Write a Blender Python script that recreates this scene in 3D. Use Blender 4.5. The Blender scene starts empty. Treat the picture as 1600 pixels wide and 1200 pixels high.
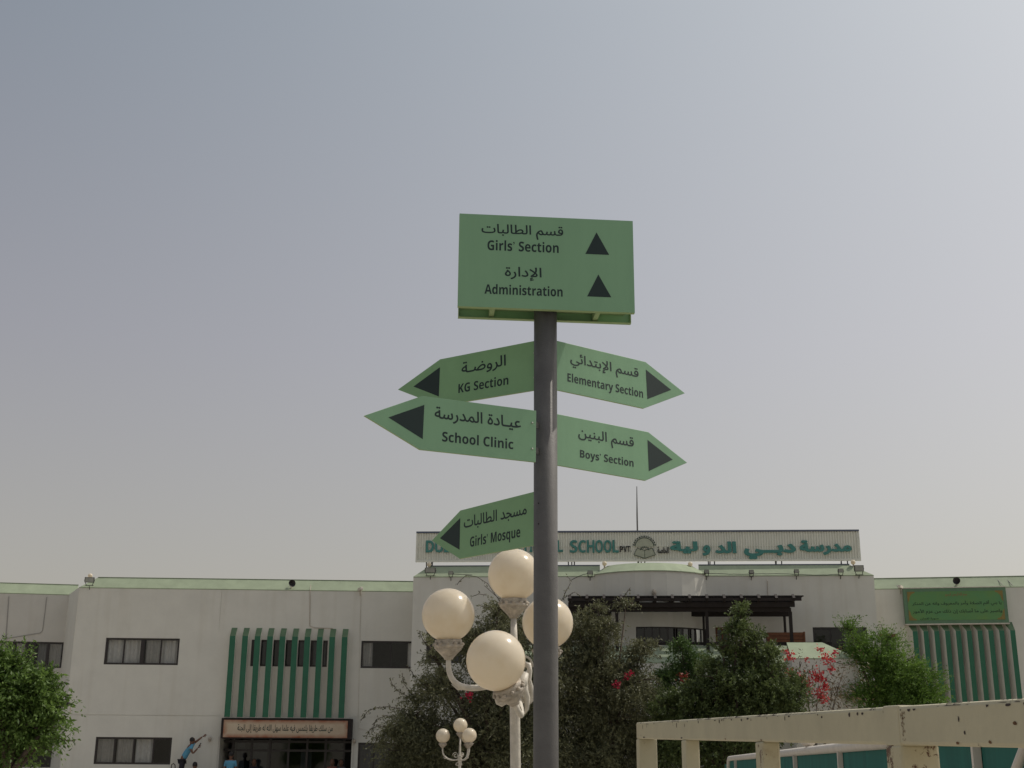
import bpy, bmesh, math, random
import numpy as np
from math import sin, cos, tan, atan, atan2, radians as R, pi, sqrt
from mathutils import Vector, Matrix, Euler
from mathutils.geometry import delaunay_2d_cdt

SC = bpy.context.scene
COL = SC.collection

# ------------------------------------------------------------------ camera, sky, sun, exposure
FPX = 1960.0
PITCH = atan(600 / FPX)
ROLL = R(.4)
EYE = Vector((0, 0, 1.6))
fw = Vector((0, cos(PITCH), sin(PITCH)))
r0 = Vector((1, 0, 0)); u0 = Vector((0, -sin(PITCH), cos(PITCH)))
rt = r0 * cos(ROLL) + u0 * sin(ROLL)
up = u0 * cos(ROLL) - r0 * sin(ROLL)
cam = bpy.data.cameras.new('camera')
cam.sensor_width = 36; cam.lens = FPX / 1600 * 36
cam.clip_end = 3000; cam.clip_start = .05
cam_o = bpy.data.objects.new('camera', cam); COL.objects.link(cam_o)
M = Matrix((rt, up, -fw)).transposed().to_4x4(); M.translation = EYE
cam_o.matrix_world = M
SC.camera = cam_o

SUN = Vector((.54, .20, .82)).normalized()
world = bpy.data.worlds.new('World'); SC.world = world; world.use_nodes = True
wn = world.node_tree; bgn = wn.nodes['Background']
sky = wn.nodes.new('ShaderNodeTexSky'); sky.sky_type = 'NISHITA'; sky.sun_disc = False
sky.sun_elevation = math.asin(SUN.z); sky.sun_rotation = atan2(SUN.x, SUN.y)
sky.air_density = 1.0; sky.dust_density = 6.0; sky.ozone_density = 1.5; sky.altitude = 0
# dusty air: the clear sky is blended with an even desert haze, thickest at the horizon
geo = wn.nodes.new('ShaderNodeTexCoord'); sep = wn.nodes.new('ShaderNodeSeparateXYZ')
wn.links.new(geo.outputs['Generated'], sep.inputs[0])
ramp = wn.nodes.new('ShaderNodeValToRGB')
ramp.color_ramp.elements[0].position = 0.0; ramp.color_ramp.elements[0].color = (5.3, 4.75, 3.8, 1)
ramp.color_ramp.elements[1].position = 1.0; ramp.color_ramp.elements[1].color = (1.2, 1.45, 1.8, 1)
e = ramp.color_ramp.elements.new(.14); e.color = (4.6, 4.2, 3.55, 1)
e = ramp.color_ramp.elements.new(.315); e.color = (3.4, 3.15, 3.1, 1)
e = ramp.color_ramp.elements.new(.55); e.color = (1.62, 1.82, 2.0, 1)
wn.links.new(sep.outputs['Z'], ramp.inputs[0])
mixs = wn.nodes.new('ShaderNodeMix'); mixs.data_type = 'RGBA'; mixs.inputs[0].default_value = .62
# forward scattering of the dust: a broad glow round the sun
dp = wn.nodes.new('ShaderNodeVectorMath'); dp.operation = 'DOT_PRODUCT'; dp.inputs[1].default_value = tuple(SUN)
wn.links.new(geo.outputs['Generated'], dp.inputs[0])
mxm = wn.nodes.new('ShaderNodeMath'); mxm.operation = 'MAXIMUM'; mxm.inputs[1].default_value = 0; wn.links.new(dp.outputs['Value'], mxm.inputs[0])
pw_ = wn.nodes.new('ShaderNodeMath'); pw_.operation = 'POWER'; pw_.inputs[1].default_value = 2; wn.links.new(mxm.outputs[0], pw_.inputs[0])
vs_ = wn.nodes.new('ShaderNodeVectorMath'); vs_.operation = 'SCALE'; vs_.inputs[0].default_value = (6.2, 6.3, 5.9); wn.links.new(pw_.outputs[0], vs_.inputs['Scale'])
va_ = wn.nodes.new('ShaderNodeVectorMath'); va_.operation = 'ADD'; wn.links.new(vs_.outputs[0], va_.inputs[0]); wn.links.new(ramp.outputs[0], va_.inputs[1])
wn.links.new(sky.outputs[0], mixs.inputs[6]); wn.links.new(va_.outputs[0], mixs.inputs[7])
wn.links.new(mixs.outputs[2], bgn.inputs[0])
bgn.inputs[1].default_value = .11
sl = bpy.data.lights.new('sun', 'SUN'); sl.energy = 2.4; sl.angle = R(.6); sl.color = (1, .93, .82)
so = bpy.data.objects.new('sun', sl); COL.objects.link(so)
so.rotation_euler = SUN.to_track_quat('Z', 'Y').to_euler(); so.location = (20, 10, 40)
SC.view_settings.view_transform = 'Standard'; SC.view_settings.look = 'None'
SC.view_settings.exposure = 0.0; SC.view_settings.gamma = 1; SC.view_settings.use_curve_mapping = False
SC.render.engine = 'CYCLES'
SC.cycles.max_bounces = 7; SC.cycles.transparent_max_bounces = 12
SC.cycles.use_denoising = True

# ------------------------------------------------------------------ helpers
rng = random.Random(7)
nrg = np.random.default_rng(11)

def ray(px, py): return fw + rt * ((px - 800) / FPX) + up * ((600 - py) / FPX)
def atY(px, py, Y):
    d = ray(px, py); return EYE + d * (Y / d.y)

class Plane:
    """vertical plane through two plan points; s runs from p0 to p1, off goes towards the viewer side"""
    def __init__(s, p0, p1):
        s.p0 = Vector((p0[0], p0[1], 0)); d = Vector((p1[0] - p0[0], p1[1] - p0[1], 0))
        s.L = d.length; s.u = d.normalized(); s.n = Vector((s.u.y, -s.u.x, 0))
        s.yaw = atan2(s.u.y, s.u.x)
    def hit(s, px, py, off=0):
        d = ray(px, py); q = s.p0 + s.n * off
        t = (q - EYE).dot(s.n) / d.dot(s.n); P = EYE + d * t
        return (P - s.p0).dot(s.u), P.z
    def pt(s, a, z, off=0):
        v = s.p0 + s.u * a + s.n * off; return Vector((v.x, v.y, z))

def tag(o, label=None, cat=None, group=None, kind=None):
    if label: o['label'] = label
    if cat: o['category'] = cat
    if group: o['group'] = group
    if kind: o['kind'] = kind
    return o

def empty(name, loc=(0, 0, 0), rz=0, **k):
    o = bpy.data.objects.new(name, None); COL.objects.link(o)
    o.location = loc; o.rotation_euler = (0, 0, rz); o.empty_display_size = .2
    return tag(o, **k)

class MB:
    def __init__(s): s.v = []; s.f = []; s.m = []
    def quad(s, *p, m=0):
        b = len(s.v); s.v += [tuple(q) for q in p]; s.f.append(tuple(range(b, b + len(p)))); s.m.append(m)
    def box(s, c, d, rz=0, rot=None, m=0):
        c = Vector(c); Rm = rot if rot is not None else Matrix.Rotation(rz, 3, 'Z')
        b = len(s.v)
        for sx in (-1, 1):
            for sy in (-1, 1):
                for sz in (-1, 1):
                    s.v.append(tuple(c + Rm @ Vector((sx * d[0] / 2, sy * d[1] / 2, sz * d[2] / 2))))
        for f in ((0, 1, 3, 2), (4, 6, 7, 5), (0, 4, 5, 1), (2, 3, 7, 6), (0, 2, 6, 4), (1, 5, 7, 3)):
            s.f.append(tuple(b + i for i in f)); s.m.append(m)
    def pbox(s, pl, a0, a1, z0, z1, o0, o1, m=0):
        """box aligned with a Plane"""
        b = len(s.v)
        for a in (a0, a1):
            for o in (o0, o1):
                for z in (z0, z1): s.v.append(tuple(pl.pt(a, z, o)))
        for f in ((0, 1, 3, 2), (4, 6, 7, 5), (0, 4, 5, 1), (2, 3, 7, 6), (0, 2, 6, 4), (1, 5, 7, 3)):
            s.f.append(tuple(b + i for i in f)); s.m.append(m)
    def tube(s, pts, rad, n=10, m=0, cap=True, flat=1.0):
        pts = [Vector(p) for p in pts]
        if not hasattr(rad, '__len__'): rad = [rad] * len(pts)
        prev = None; rings = []
        for i, p in enumerate(pts):
            t = (pts[min(i + 1, len(pts) - 1)] - pts[max(i - 1, 0)]).normalized()
            if prev is None:
                a = t.orthogonal().normalized()
                if abs(t.z) > .95: a = Vector((1, 0, 0)) - t * t.x; a.normalize()
            else: a = (prev - t * prev.dot(t)).normalized()
            prev = a; b = t.cross(a)
            base = len(s.v); rings.append(base)
            for k in range(n):
                w = 2 * pi * k / n
                s.v.append(tuple(p + (a * cos(w) + b * sin(w) * flat) * rad[i]))
        for r in range(len(rings) - 1):
            for k in range(n):
                k2 = (k + 1) % n
                s.f.append((rings[r] + k, rings[r] + k2, rings[r + 1] + k2, rings[r + 1] + k)); s.m.append(m)
        if cap:
            s.f.append(tuple(rings[0] + k for k in reversed(range(n)))); s.m.append(m)
            s.f.append(tuple(rings[-1] + k for k in range(n))); s.m.append(m)
    def lathe(s, prof, c=(0, 0, 0), n=24, rot=None, m=0):
        c = Vector(c); Rm = rot if rot is not None else Matrix.Identity(3); rings = []
        for r, z in prof:
            base = len(s.v); rings.append(base)
            for k in range(n):
                w = 2 * pi * k / n; s.v.append(tuple(c + Rm @ Vector((r * cos(w), r * sin(w), z))))
        for q in range(len(rings) - 1):
            for k in range(n):
                k2 = (k + 1) % n
                s.f.append((rings[q] + k, rings[q] + k2, rings[q + 1] + k2, rings[q + 1] + k)); s.m.append(m)
        s.f.append(tuple(rings[0] + k for k in reversed(range(n)))); s.m.append(m)
        s.f.append(tuple(rings[-1] + k for k in range(n))); s.m.append(m)
    def sphere(s, c, r, n=16, sz=1.0, m=0):
        k = n // 2
        s.lathe([(max(r * sin(pi * i / k), r * .01), -r * cos(pi * i / k) * sz) for i in range(k + 1)], c, n, m=m)
    def prism(s, poly, fr, t0, t1, m=0, mside=None):
        """poly of (a,z) extruded between offsets on Plane fr"""
        b = len(s.v); n = len(poly)
        for o in (t0, t1):
            for a, z in poly: s.v.append(tuple(fr.pt(a, z, o)))
        s.f.append(tuple(b + i for i in range(n))); s.m.append(m)
        s.f.append(tuple(b + n + i for i in reversed(range(n)))); s.m.append(m)
        for i in range(n):
            j = (i + 1) % n; s.f.append((b + i, b + n + i, b + n + j, b + j)); s.m.append(m if mside is None else mside)
    def build(s, name, mats, parent=None, smooth=False, bevel=0, **k):
        if not isinstance(mats, (list, tuple)): mats = [mats]
        me = bpy.data.meshes.new(name)
        v = s.v
        if parent is not None:
            bpy.context.view_layer.update() if False else None
            inv = world_of(parent).inverted(); v = [tuple(inv @ Vector(p)) for p in v]
        me.from_pydata(v, [], s.f)
        for x in mats: me.materials.append(x)
        me.polygons.foreach_set('material_index', s.m)
        bm = bmesh.new(); bm.from_mesh(me); bmesh.ops.remove_doubles(bm, verts=bm.verts, dist=1e-5)
        bmesh.ops.recalc_face_normals(bm, faces=bm.faces)
        bm.to_mesh(me); bm.free()
        if smooth: me.polygons.foreach_set('use_smooth', [True] * len(me.polygons))
        me.update()
        o = bpy.data.objects.new(name, me); COL.objects.link(o)
        if parent is not None: o.parent = parent
        if smooth == 'auto' or bevel:
            pass
        if bevel:
            b = o.modifiers.new('bevel', 'BEVEL'); b.width = bevel; b.segments = 2; b.limit_method = 'ANGLE'
        return tag(o, **k)

def world_of(o):
    m = Matrix.LocRotScale(o.location, o.rotation_euler, o.scale)
    return m if o.parent is None else world_of(o.parent) @ m

def copy_tree(o, parent=None):
    c = o.copy(); COL.objects.link(c)
    if parent is not None: c.parent = parent
    for ch in [x for x in bpy.data.objects if x.parent == o]: copy_tree(ch, c)
    return c

# ------------------------------------------------------------------ materials
def mat(name, col, rough=.7, var=.12, scale=6.0, col2=None, bump=0.0, bscale=60, metal=0, spec=.5, streak=False, coord='Object'):
    m = bpy.data.materials.new(name); m.use_nodes = True; nt = m.node_tree; b = nt.nodes['Principled BSDF']
    b.inputs['Roughness'].default_value = rough; b.inputs['Metallic'].default_value = metal
    b.inputs['Specular IOR Level'].default_value = spec
    tc = nt.nodes.new('ShaderNodeTexCoord'); mp = nt.nodes.new('ShaderNodeMapping')
    nt.links.new(tc.outputs[coord], mp.inputs[0])
    if streak: mp.inputs['Scale'].default_value = (1, 1, .12)
    nz = nt.nodes.new('ShaderNodeTexNoise'); nz.inputs['Scale'].default_value = scale
    nz.inputs['Detail'].default_value = 6; nz.inputs['Roughness'].default_value = .65
    nt.links.new(mp.outputs[0], nz.inputs['Vector'])
    rp = nt.nodes.new('ShaderNodeValToRGB')
    c2 = col2 or tuple(c * (1 - var * 2) for c in col)
    rp.color_ramp.elements[0].position = .3; rp.color_ramp.elements[0].color = (*c2, 1)
    rp.color_ramp.elements[1].position = .68; rp.color_ramp.elements[1].color = (*col, 1)
    nt.links.new(nz.outputs[0], rp.inputs[0]); nt.links.new(rp.outputs[0], b.inputs['Base Color'])
    if bump:
        n2 = nt.nodes.new('ShaderNodeTexNoise'); n2.inputs['Scale'].default_value = bscale; n2.inputs['Detail'].default_value = 4
        nt.links.new(tc.outputs[coord], n2.inputs['Vector'])
        bp = nt.nodes.new('ShaderNodeBump'); bp.inputs['Strength'].default_value = bump; bp.inputs['Distance'].default_value = .01
        nt.links.new(n2.outputs[0], bp.inputs['Height']); nt.links.new(bp.outputs[0], b.inputs['Normal'])
    return m

def wall_mat(name, col):
    """painted render: large tone drift, downward dirt streaks, fine grain"""
    m = mat(name, col, .9, .04, 1.3, bump=.35, bscale=35); nt = m.node_tree; b = nt.nodes['Principled BSDF']
    base = b.inputs['Base Color'].links[0].from_socket
    tc = nt.nodes.new('ShaderNodeTexCoord'); mp = nt.nodes.new('ShaderNodeMapping'); mp.inputs['Scale'].default_value = (1.4, 1.4, .1)
    nt.links.new(tc.outputs['Object'], mp.inputs[0])
    nz = nt.nodes.new('ShaderNodeTexNoise'); nz.inputs['Scale'].default_value = 2.2; nz.inputs['Detail'].default_value = 8
    nt.links.new(mp.outputs[0], nz.inputs['Vector'])
    rp = nt.nodes.new('ShaderNodeValToRGB'); rp.color_ramp.elements[0].position = .5; rp.color_ramp.elements[0].color = (1, 1, 1, 1)
    rp.color_ramp.elements[1].position = .8; rp.color_ramp.elements[1].color = (.92, .905, .88, 1)
    nt.links.new(nz.outputs[0], rp.inputs[0])
    mx = nt.nodes.new('ShaderNodeMix'); mx.data_type = 'RGBA'; mx.blend_type = 'MULTIPLY'; mx.inputs[0].default_value = 1
    nt.links.new(base, mx.inputs[6]); nt.links.new(rp.outputs[0], mx.inputs[7]); nt.links.new(mx.outputs[2], b.inputs['Base Color'])
    return m

def chipped(name, paint, chip, amount=.66, scale=9, rust=(.16, .06, .02)):
    """old paint with chips and rust blooms"""
    m = mat(name, paint, .55, .07, 5, bump=.2, bscale=40); nt = m.node_tree; b = nt.nodes['Principled BSDF']
    base = b.inputs['Base Color'].links[0].from_socket
    tc = nt.nodes.new('ShaderNodeTexCoord')
    def layer(base, sc, lo, hi, colr, det=9, rough=.75):
        nz = nt.nodes.new('ShaderNodeTexNoise'); nz.inputs['Scale'].default_value = sc; nz.inputs['Detail'].default_value = det
        nz.inputs['Roughness'].default_value = rough
        nt.links.new(tc.outputs['Object'], nz.inputs['Vector'])
        rp = nt.nodes.new('ShaderNodeValToRGB'); rp.color_ramp.elements[0].position = lo; rp.color_ramp.elements[1].position = hi
        nt.links.new(nz.outputs[0], rp.inputs[0])
        mx = nt.nodes.new('ShaderNodeMix'); mx.data_type = 'RGBA'
        nt.links.new(rp.outputs[0], mx.inputs[0]); nt.links.new(base, mx.inputs[6]); mx.inputs[7].default_value = (*colr, 1)
        return mx.outputs[2]
    base = layer(base, scale * .6, amount - .03, amount + .14, tuple(.5 * a + .5 * c for a, c in zip(paint, rust)))
    base = layer(base, scale, amount, amount + .025, chip)
    nt.links.new(base, b.inputs['Base Color'])
    return m

def glass_mat(name, tint=(.25, .28, .30), refl=.12):
    m = bpy.data.materials.new(name); m.use_nodes = True; nt = m.node_tree; nt.nodes.clear()
    out = nt.nodes.new('ShaderNodeOutputMaterial'); mx = nt.nodes.new('ShaderNodeMixShader')
    tr = nt.nodes.new('ShaderNodeBsdfTransparent'); tr.inputs[0].default_value = (*tint, 1)
    gl = nt.nodes.new('ShaderNodeBsdfGlossy'); gl.inputs['Roughness'].default_value = .03; gl.inputs[0].default_value = (.9, .92, .92, 1)
    fr = nt.nodes.new('ShaderNodeFresnel'); fr.inputs[0].default_value = 1.5
    ad = nt.nodes.new('ShaderNodeMath'); ad.operation = 'ADD'; ad.inputs[1].default_value = refl * .3
    nt.links.new(fr.outputs[0], ad.inputs[0]); nt.links.new(ad.outputs[0], mx.inputs[0])
    nt.links.new(tr.outputs[0], mx.inputs[1]); nt.links.new(gl.outputs[0], mx.inputs[2]); nt.links.new(mx.outputs[0], out.inputs[0])
    return m

def opal_mat(name, col):
    m = bpy.data.materials.new(name); m.use_nodes = True; nt = m.node_tree; b = nt.nodes['Principled BSDF']
    tc = nt.nodes.new('ShaderNodeTexCoord'); nz = nt.nodes.new('ShaderNodeTexNoise'); nz.inputs['Scale'].default_value = 7
    nz.inputs['Detail'].default_value = 8
    nt.links.new(tc.outputs['Object'], nz.inputs[0])
    rp = nt.nodes.new('ShaderNodeValToRGB'); rp.color_ramp.elements[0].position = .25; rp.color_ramp.elements[0].color = (col[0] * .93, col[1] * .9, col[2] * .84, 1)
    rp.color_ramp.elements[1].position = .55; rp.color_ramp.elements[1].color = (*col, 1)
    nt.links.new(nz.outputs[0], rp.inputs[0]); nt.links.new(rp.outputs[0], b.inputs['Base Color'])
    b.inputs['Roughness'].default_value = .18
    tl = nt.nodes.new('ShaderNodeBsdfTranslucent'); nt.links.new(rp.outputs[0], tl.inputs[0])
    mx = nt.nodes.new('ShaderNodeMixShader'); mx.inputs[0].default_value = .38
    out = nt.nodes['Material Output']
    nt.links.new(b.outputs[0], mx.inputs[1]); nt.links.new(tl.outputs[0], mx.inputs[2]); nt.links.new(mx.outputs[0], out.inputs[0])
    return m

def leaf_mat(name, dark, light, trans=.35, rough=.55):
    """each leaf carries its own tone (attribute leaf_tone)"""
    m = bpy.data.materials.new(name); m.use_nodes = True; nt = m.node_tree; b = nt.nodes['Principled BSDF']
    at = nt.nodes.new('ShaderNodeAttribute'); at.attribute_name = 'leaf_tone'
    rp = nt.nodes.new('ShaderNodeValToRGB'); rp.color_ramp.elements[0].color = (*dark, 1); rp.color_ramp.elements[1].color = (*light, 1)
    nt.links.new(at.outputs['Fac'], rp.inputs[0]); nt.links.new(rp.outputs[0], b.inputs['Base Color'])
    b.inputs['Roughness'].default_value = rough; b.inputs['Specular IOR Level'].default_value = .4
    tl = nt.nodes.new('ShaderNodeBsdfTranslucent'); nt.links.new(rp.outputs[0], tl.inputs[0])
    mx = nt.nodes.new('ShaderNodeMixShader'); mx.inputs[0].default_value = trans
    nt.links.new(b.outputs[0], mx.inputs[1]); nt.links.new(tl.outputs[0], mx.inputs[2]); nt.links.new(mx.outputs[0], nt.nodes['Material Output'].inputs[0])
    return m

W = wall_mat('wall_paint', (.665, .65, .585))
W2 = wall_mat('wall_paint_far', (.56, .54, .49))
CAP = mat('green_parapet_paint', (.335, .395, .27), .85, .10, 2.0, bump=.3, bscale=30)
FLASH = mat('roof_flashing', (.10, .12, .17), .5)
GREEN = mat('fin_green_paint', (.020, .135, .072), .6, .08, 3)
GREENT = mat('fin_top_sunlit_green', (.12, .20, .11), .8, .12, 5)  # sloped fin tops: sunlit paleness put into the green itself
FRAME = mat('dark_window_frame', (.022, .016, .016), .4)
GLASS = glass_mat('window_glass', (.72, .74, .74), 0)
GLASSD = glass_mat('dark_window_glass', (.30, .33, .36), .04)
CURT = mat('curtain_cloth', (.84, .80, .76), .95, .1, 8)
CURT2 = mat('grey_blind', (.42, .41, .41), .9, .1, 8)
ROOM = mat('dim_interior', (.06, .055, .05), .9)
SIGN = mat('sign_green_paint', (.215, .395, .235), .48, .06, 4.5, spec=.5, bump=.08, bscale=14, streak=True)
SIGNW = mat('sign_green_worn', (.215, .395, .20), .45, .06, 6, spec=.5)
SEDGE = mat('sign_edge_green', (.36, .47, .23), .6, .1, 20)
INK = mat('sign_ink', (.008, .024, .022), .6, .05, 30)
POLE = mat('grey_pole_paint', (.120, .116, .112), .58, .14, 9, bump=.15, bscale=120)
LAMPW = mat('lamp_white_paint', (.66, .61, .52), .5, .16, 14, bump=.2, bscale=60)
LAMPD = mat('lamp_socket_paint', (.56, .49, .40), .6, .28, 18, bump=.3, bscale=80)
CHIP = mat('bare_dark_steel', (.05, .032, .03), .8, .2, 40)
RUSTC = mat('rust_stain', (.17, .085, .035), .9, .25, 60)
OPAL = opal_mat('opal_globe', (.88, .80, .66))
TEAL = mat('teal_letter_paint', (.06, .24, .21), .5, .08, 12)
BLACK = mat('black_metal', (.02, .018, .018), .55)
STEEL = mat('galvanised_steel', (.42, .43, .40), .45, .1, 6, metal=.3)
CORR = mat('corrugated_sheet', (.76, .76, .67), .5, .05, 2.0, metal=.1)
BROWN = mat('dark_brown_timber', (.019, .012, .010), .75, .2, 10, streak=True)
RBROWN = mat('red_brown_timber', (.20, .075, .03), .7, .2, 9)
OLDW = chipped('old_cream_paint', (.50, .455, .31), (.08, .055, .04), .645, 7)
RUSTY = chipped('rusty_cream_paint', (.49, .44, .29), (.10, .045, .02), .575, 11)
FENW = mat('fence_frame_paint', (.70, .64, .56), .6, .08, 6)
TEALP = mat('teal_panel', (.01, .15, .125), .6, .16, 5, streak=True)
CLOTH_B = mat('light_blue_shirt', (.10, .32, .48), .9, .1, 12)
CLOTH_D = mat('dark_trousers', (.016, .016, .028), .9)
CLOTH_G = mat('grey_shirt', (.10, .10, .11), .9)
CLOTH_R = mat('rust_shirt', (.20, .08, .06), .9)
SKIN = mat('brown_skin', (.16, .075, .045), .6)
HAIR = mat('black_hair', (.012, .010, .010), .7)
BARK = mat('bark', (.10, .075, .055), .95, .25, 12, bump=.6, bscale=30)
ALU = mat('ladder_aluminium', (.5, .5, .5), .4, metal=.6)
GROUND = mat('sandy_paving', (.42, .385, .33), .95, .12, .35, bump=.3, bscale=8)

# ------------------------------------------------------------------ text
JOIN = {}
def _forms():
    # letter : (isolated, final, initial, medial) presentation forms
    T = {'ا': (0xFE8D, 0xFE8E), 'أ': (0xFE83, 0xFE84), 'إ': (0xFE87, 0xFE88), 'ب': (0xFE8F,) * 1, 'ة': (0xFE93, 0xFE94),
         'ت': (0xFE95,), 'ج': (0xFE9D,), 'ح': (0xFEA1,), 'خ': (0xFEA5,), 'د': (0xFEA9, 0xFEAA), 'ذ': (0xFEAB, 0xFEAC), 'ر': (0xFEAD, 0xFEAE),
         'ز': (0xFEAF, 0xFEB0), 'س': (0xFEB1,), 'ش': (0xFEB5,), 'ص': (0xFEB9,), 'ض': (0xFEBD,), 'ط': (0xFEC1,), 'ع': (0xFEC9,), 'غ': (0xFECD,),
         'ف': (0xFED1,), 'ق': (0xFED5,), 'ك': (0xFED9,), 'ل': (0xFEDD,), 'م': (0xFEE1,), 'ن': (0xFEE5,), 'ه': (0xFEE9,), 'و': (0xFEED, 0xFEEE),
         'ى': (0xFEEF, 0xFEF0), 'ي': (0xFEF1,), 'ئ': (0xFE89,), '1': (0xFEFB, 0xFEFC), '2': (0xFEF9, 0xFEFA), '3': (0xFEF7, 0xFEF8)}
    for k, v in T.items():
        JOIN[k] = tuple(chr(c) for c in (v if len(v) == 2 else (v[0], v[0] + 1, v[0] + 2, v[0] + 3)))
    JOIN['ـ'] = ('ـ',) * 4
_forms()
def shape_ar(s):
    s = s.replace('لا', '1').replace('لإ', '2').replace('لأ', '3')
    out = []
    for i, c in enumerate(s):
        if c not in JOIN: out.append(c); continue
        pj = i > 0 and s[i - 1] in JOIN and len(JOIN[s[i - 1]]) == 4
        nj = i + 1 < len(s) and s[i + 1] in JOIN and len(JOIN[c]) == 4
        f = JOIN[c]
        out.append(f[3] if pj and nj else f[1] if pj else f[2] if nj else f[0])
    return ''.join(reversed(out))
def bold(s):
    return ''.join(chr(0x1D5D4 + ord(c) - 65) if 'A' <= c <= 'Z' else chr(0x1D5EE + ord(c) - 97) if 'a' <= c <= 'z' else c for c in s)

def outlines(s, res=3):
    cu = bpy.data.curves.new('tmp_text', 'FONT'); cu.body = s; cu.size = 1; cu.resolution_u = res
    o = bpy.data.objects.new('tmp_text', cu); COL.objects.link(o)
    bpy.context.view_layer.update()
    dg = bpy.context.evaluated_depsgraph_get()
    c2 = o.evaluated_get(dg).to_curve(dg)
    loops = []
    for sp in c2.splines:
        if sp.type == 'BEZIER':
            P = sp.bezier_points; n = len(P); L = []
            for i in range(n):
                a, b = P[i], P[(i + 1) % n]
                straight = a.handle_right_type == 'VECTOR' and b.handle_left_type == 'VECTOR'
                k = 1 if straight else res + 1
                for j in range(k):
                    t = j / k
                    q = a.co * (1 - t) ** 3 + a.handle_right * 3 * t * (1 - t) ** 2 + b.handle_left * 3 * t * t * (1 - t) + b.co * t ** 3
                    L.append((q.x, q.y))
            loops.append(L)
        else:
            loops.append([(p.co.x, p.co.y) for p in sp.points])
    o.evaluated_get(dg).to_curve_clear()
    bpy.data.objects.remove(o); bpy.data.curves.remove(cu)
    return loops

def grow(L, d):
    """offset a loop outwards from ink (ink loops and holes run opposite ways)"""
    n = len(L); out = []
    for i in range(n):
        a = np.array(L[i - 1]); b = np.array(L[i]); c = np.array(L[(i + 1) % n])
        e1 = b - a; e2 = c - b
        l1 = np.hypot(*e1); l2 = np.hypot(*e2)
        if l1 < 1e-6 or l2 < 1e-6: out.append(tuple(b)); continue
        n1 = np.array([e1[1], -e1[0]]) / l1; n2 = np.array([e2[1], -e2[0]]) / l2
        m = n1 + n2; q = np.dot(m, m)
        m = m / max(q / 2, .6)
        out.append(tuple(b + m * d))
    return out

def text_geo(s, embolden=0.0, res=3):
    loops = [l for l in outlines(s, res) if len(l) > 2]
    def area(L):
        A = np.array(L); return .5 * np.sum(A[:, 0] * np.roll(A[:, 1], -1) - np.roll(A[:, 0], -1) * A[:, 1])
    if embolden and loops:
        big = max(loops, key=lambda l: abs(area(l))); sg = 1 if area(big) > 0 else -1
        loops = [grow(l, embolden * sg) for l in loops]
    vs = []; fc = []
    for L in loops:
        b = len(vs); vs += [Vector(p) for p in L]; fc.append(list(range(b, b + len(L))))
    r = delaunay_2d_cdt(vs, [], fc, 0, 1e-5)
    V = np.array([tuple(v) for v in r[0]]); T = [t for t in r[2] if len(t) == 3]
    cen = np.array([V[list(t)].mean(0) for t in T])
    wind = np.zeros(len(T), int)
    for L in loops:
        A = np.array(L); B = np.roll(A, -1, 0)
        x, y = cen[:, 0:1], cen[:, 1:2]
        upw = (A[:, 1] <= y) & (B[:, 1] > y); dnw = (A[:, 1] > y) & (B[:, 1] <= y)
        side = (B[:, 0] - A[:, 0]) * (y - A[:, 1]) - (x - A[:, 0]) * (B[:, 1] - A[:, 1])
        wind += (upw & (side > 0)).sum(1) - (dnw & (side < 0)).sum(1)
    F = [tuple(t) for t, w in zip(T, wind) if w != 0]
    used = sorted({i for t in F for i in t}); mp = {i: k for k, i in enumerate(used)}
    return V[used], [tuple(mp[i] for i in t) for t in F]

def put_text(s, pl, a0, a1, z0, z1, off, m, parent, name='lettering', emb=0.0, depth=0.0, res=3, **k):
    V, F = text_geo(s, emb, res)
    mn = V.min(0); mx = V.max(0)
    V = (V - mn) / (mx - mn)
    inv = world_of(parent).inverted() if parent else Matrix.Identity(4)
    me = bpy.data.meshes.new(name)
    P = [tuple(inv @ pl.pt(a0 + (a1 - a0) * x, z0 + (z1 - z0) * y, off)) for x, y in V]
    me.from_pydata(P, [], F); me.materials.append(m)
    if depth:
        bm = bmesh.new(); bm.from_mesh(me)
        bmesh.ops.recalc_face_normals(bm, faces=bm.faces)
        r = bmesh.ops.extrude_face_region(bm, geom=bm.faces[:])
        nv = inv.to_3x3() @ pl.n
        bmesh.ops.translate(bm, verts=[g for g in r['geom'] if isinstance(g, bmesh.types.BMVert)], vec=nv * depth)
        bmesh.ops.recalc_face_normals(bm, faces=bm.faces)
        bm.to_mesh(me); bm.free()
    o = bpy.data.objects.new(name, me); COL.objects.link(o)
    if parent: o.parent = parent
    return tag(o, **k)

# ------------------------------------------------------------------ ground
g = MB(); g.quad((-600, -300, 0), (600, -300, 0), (600, 900, 0), (-600, 900, 0))
g.build('ground', GROUND, kind='structure')

# ------------------------------------------------------------------ the school building
A = Plane((-16.722, 48.0), (-3.79, 48.543))
B = Plane((-20.139, 49.766), (-17.507, 50.2))
Cp = Plane((-3.599, 46.5), (13.105, 45.304))
Rp = Plane((13.631, 46.931), (18.798, 46.049))
ZA = 8.08; ZC = 8.35
school = empty('school_building', (0, 48, 0), label='two-storey white school building with pale green sloped parapets, dark windows and green fins', cat='building')

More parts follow.
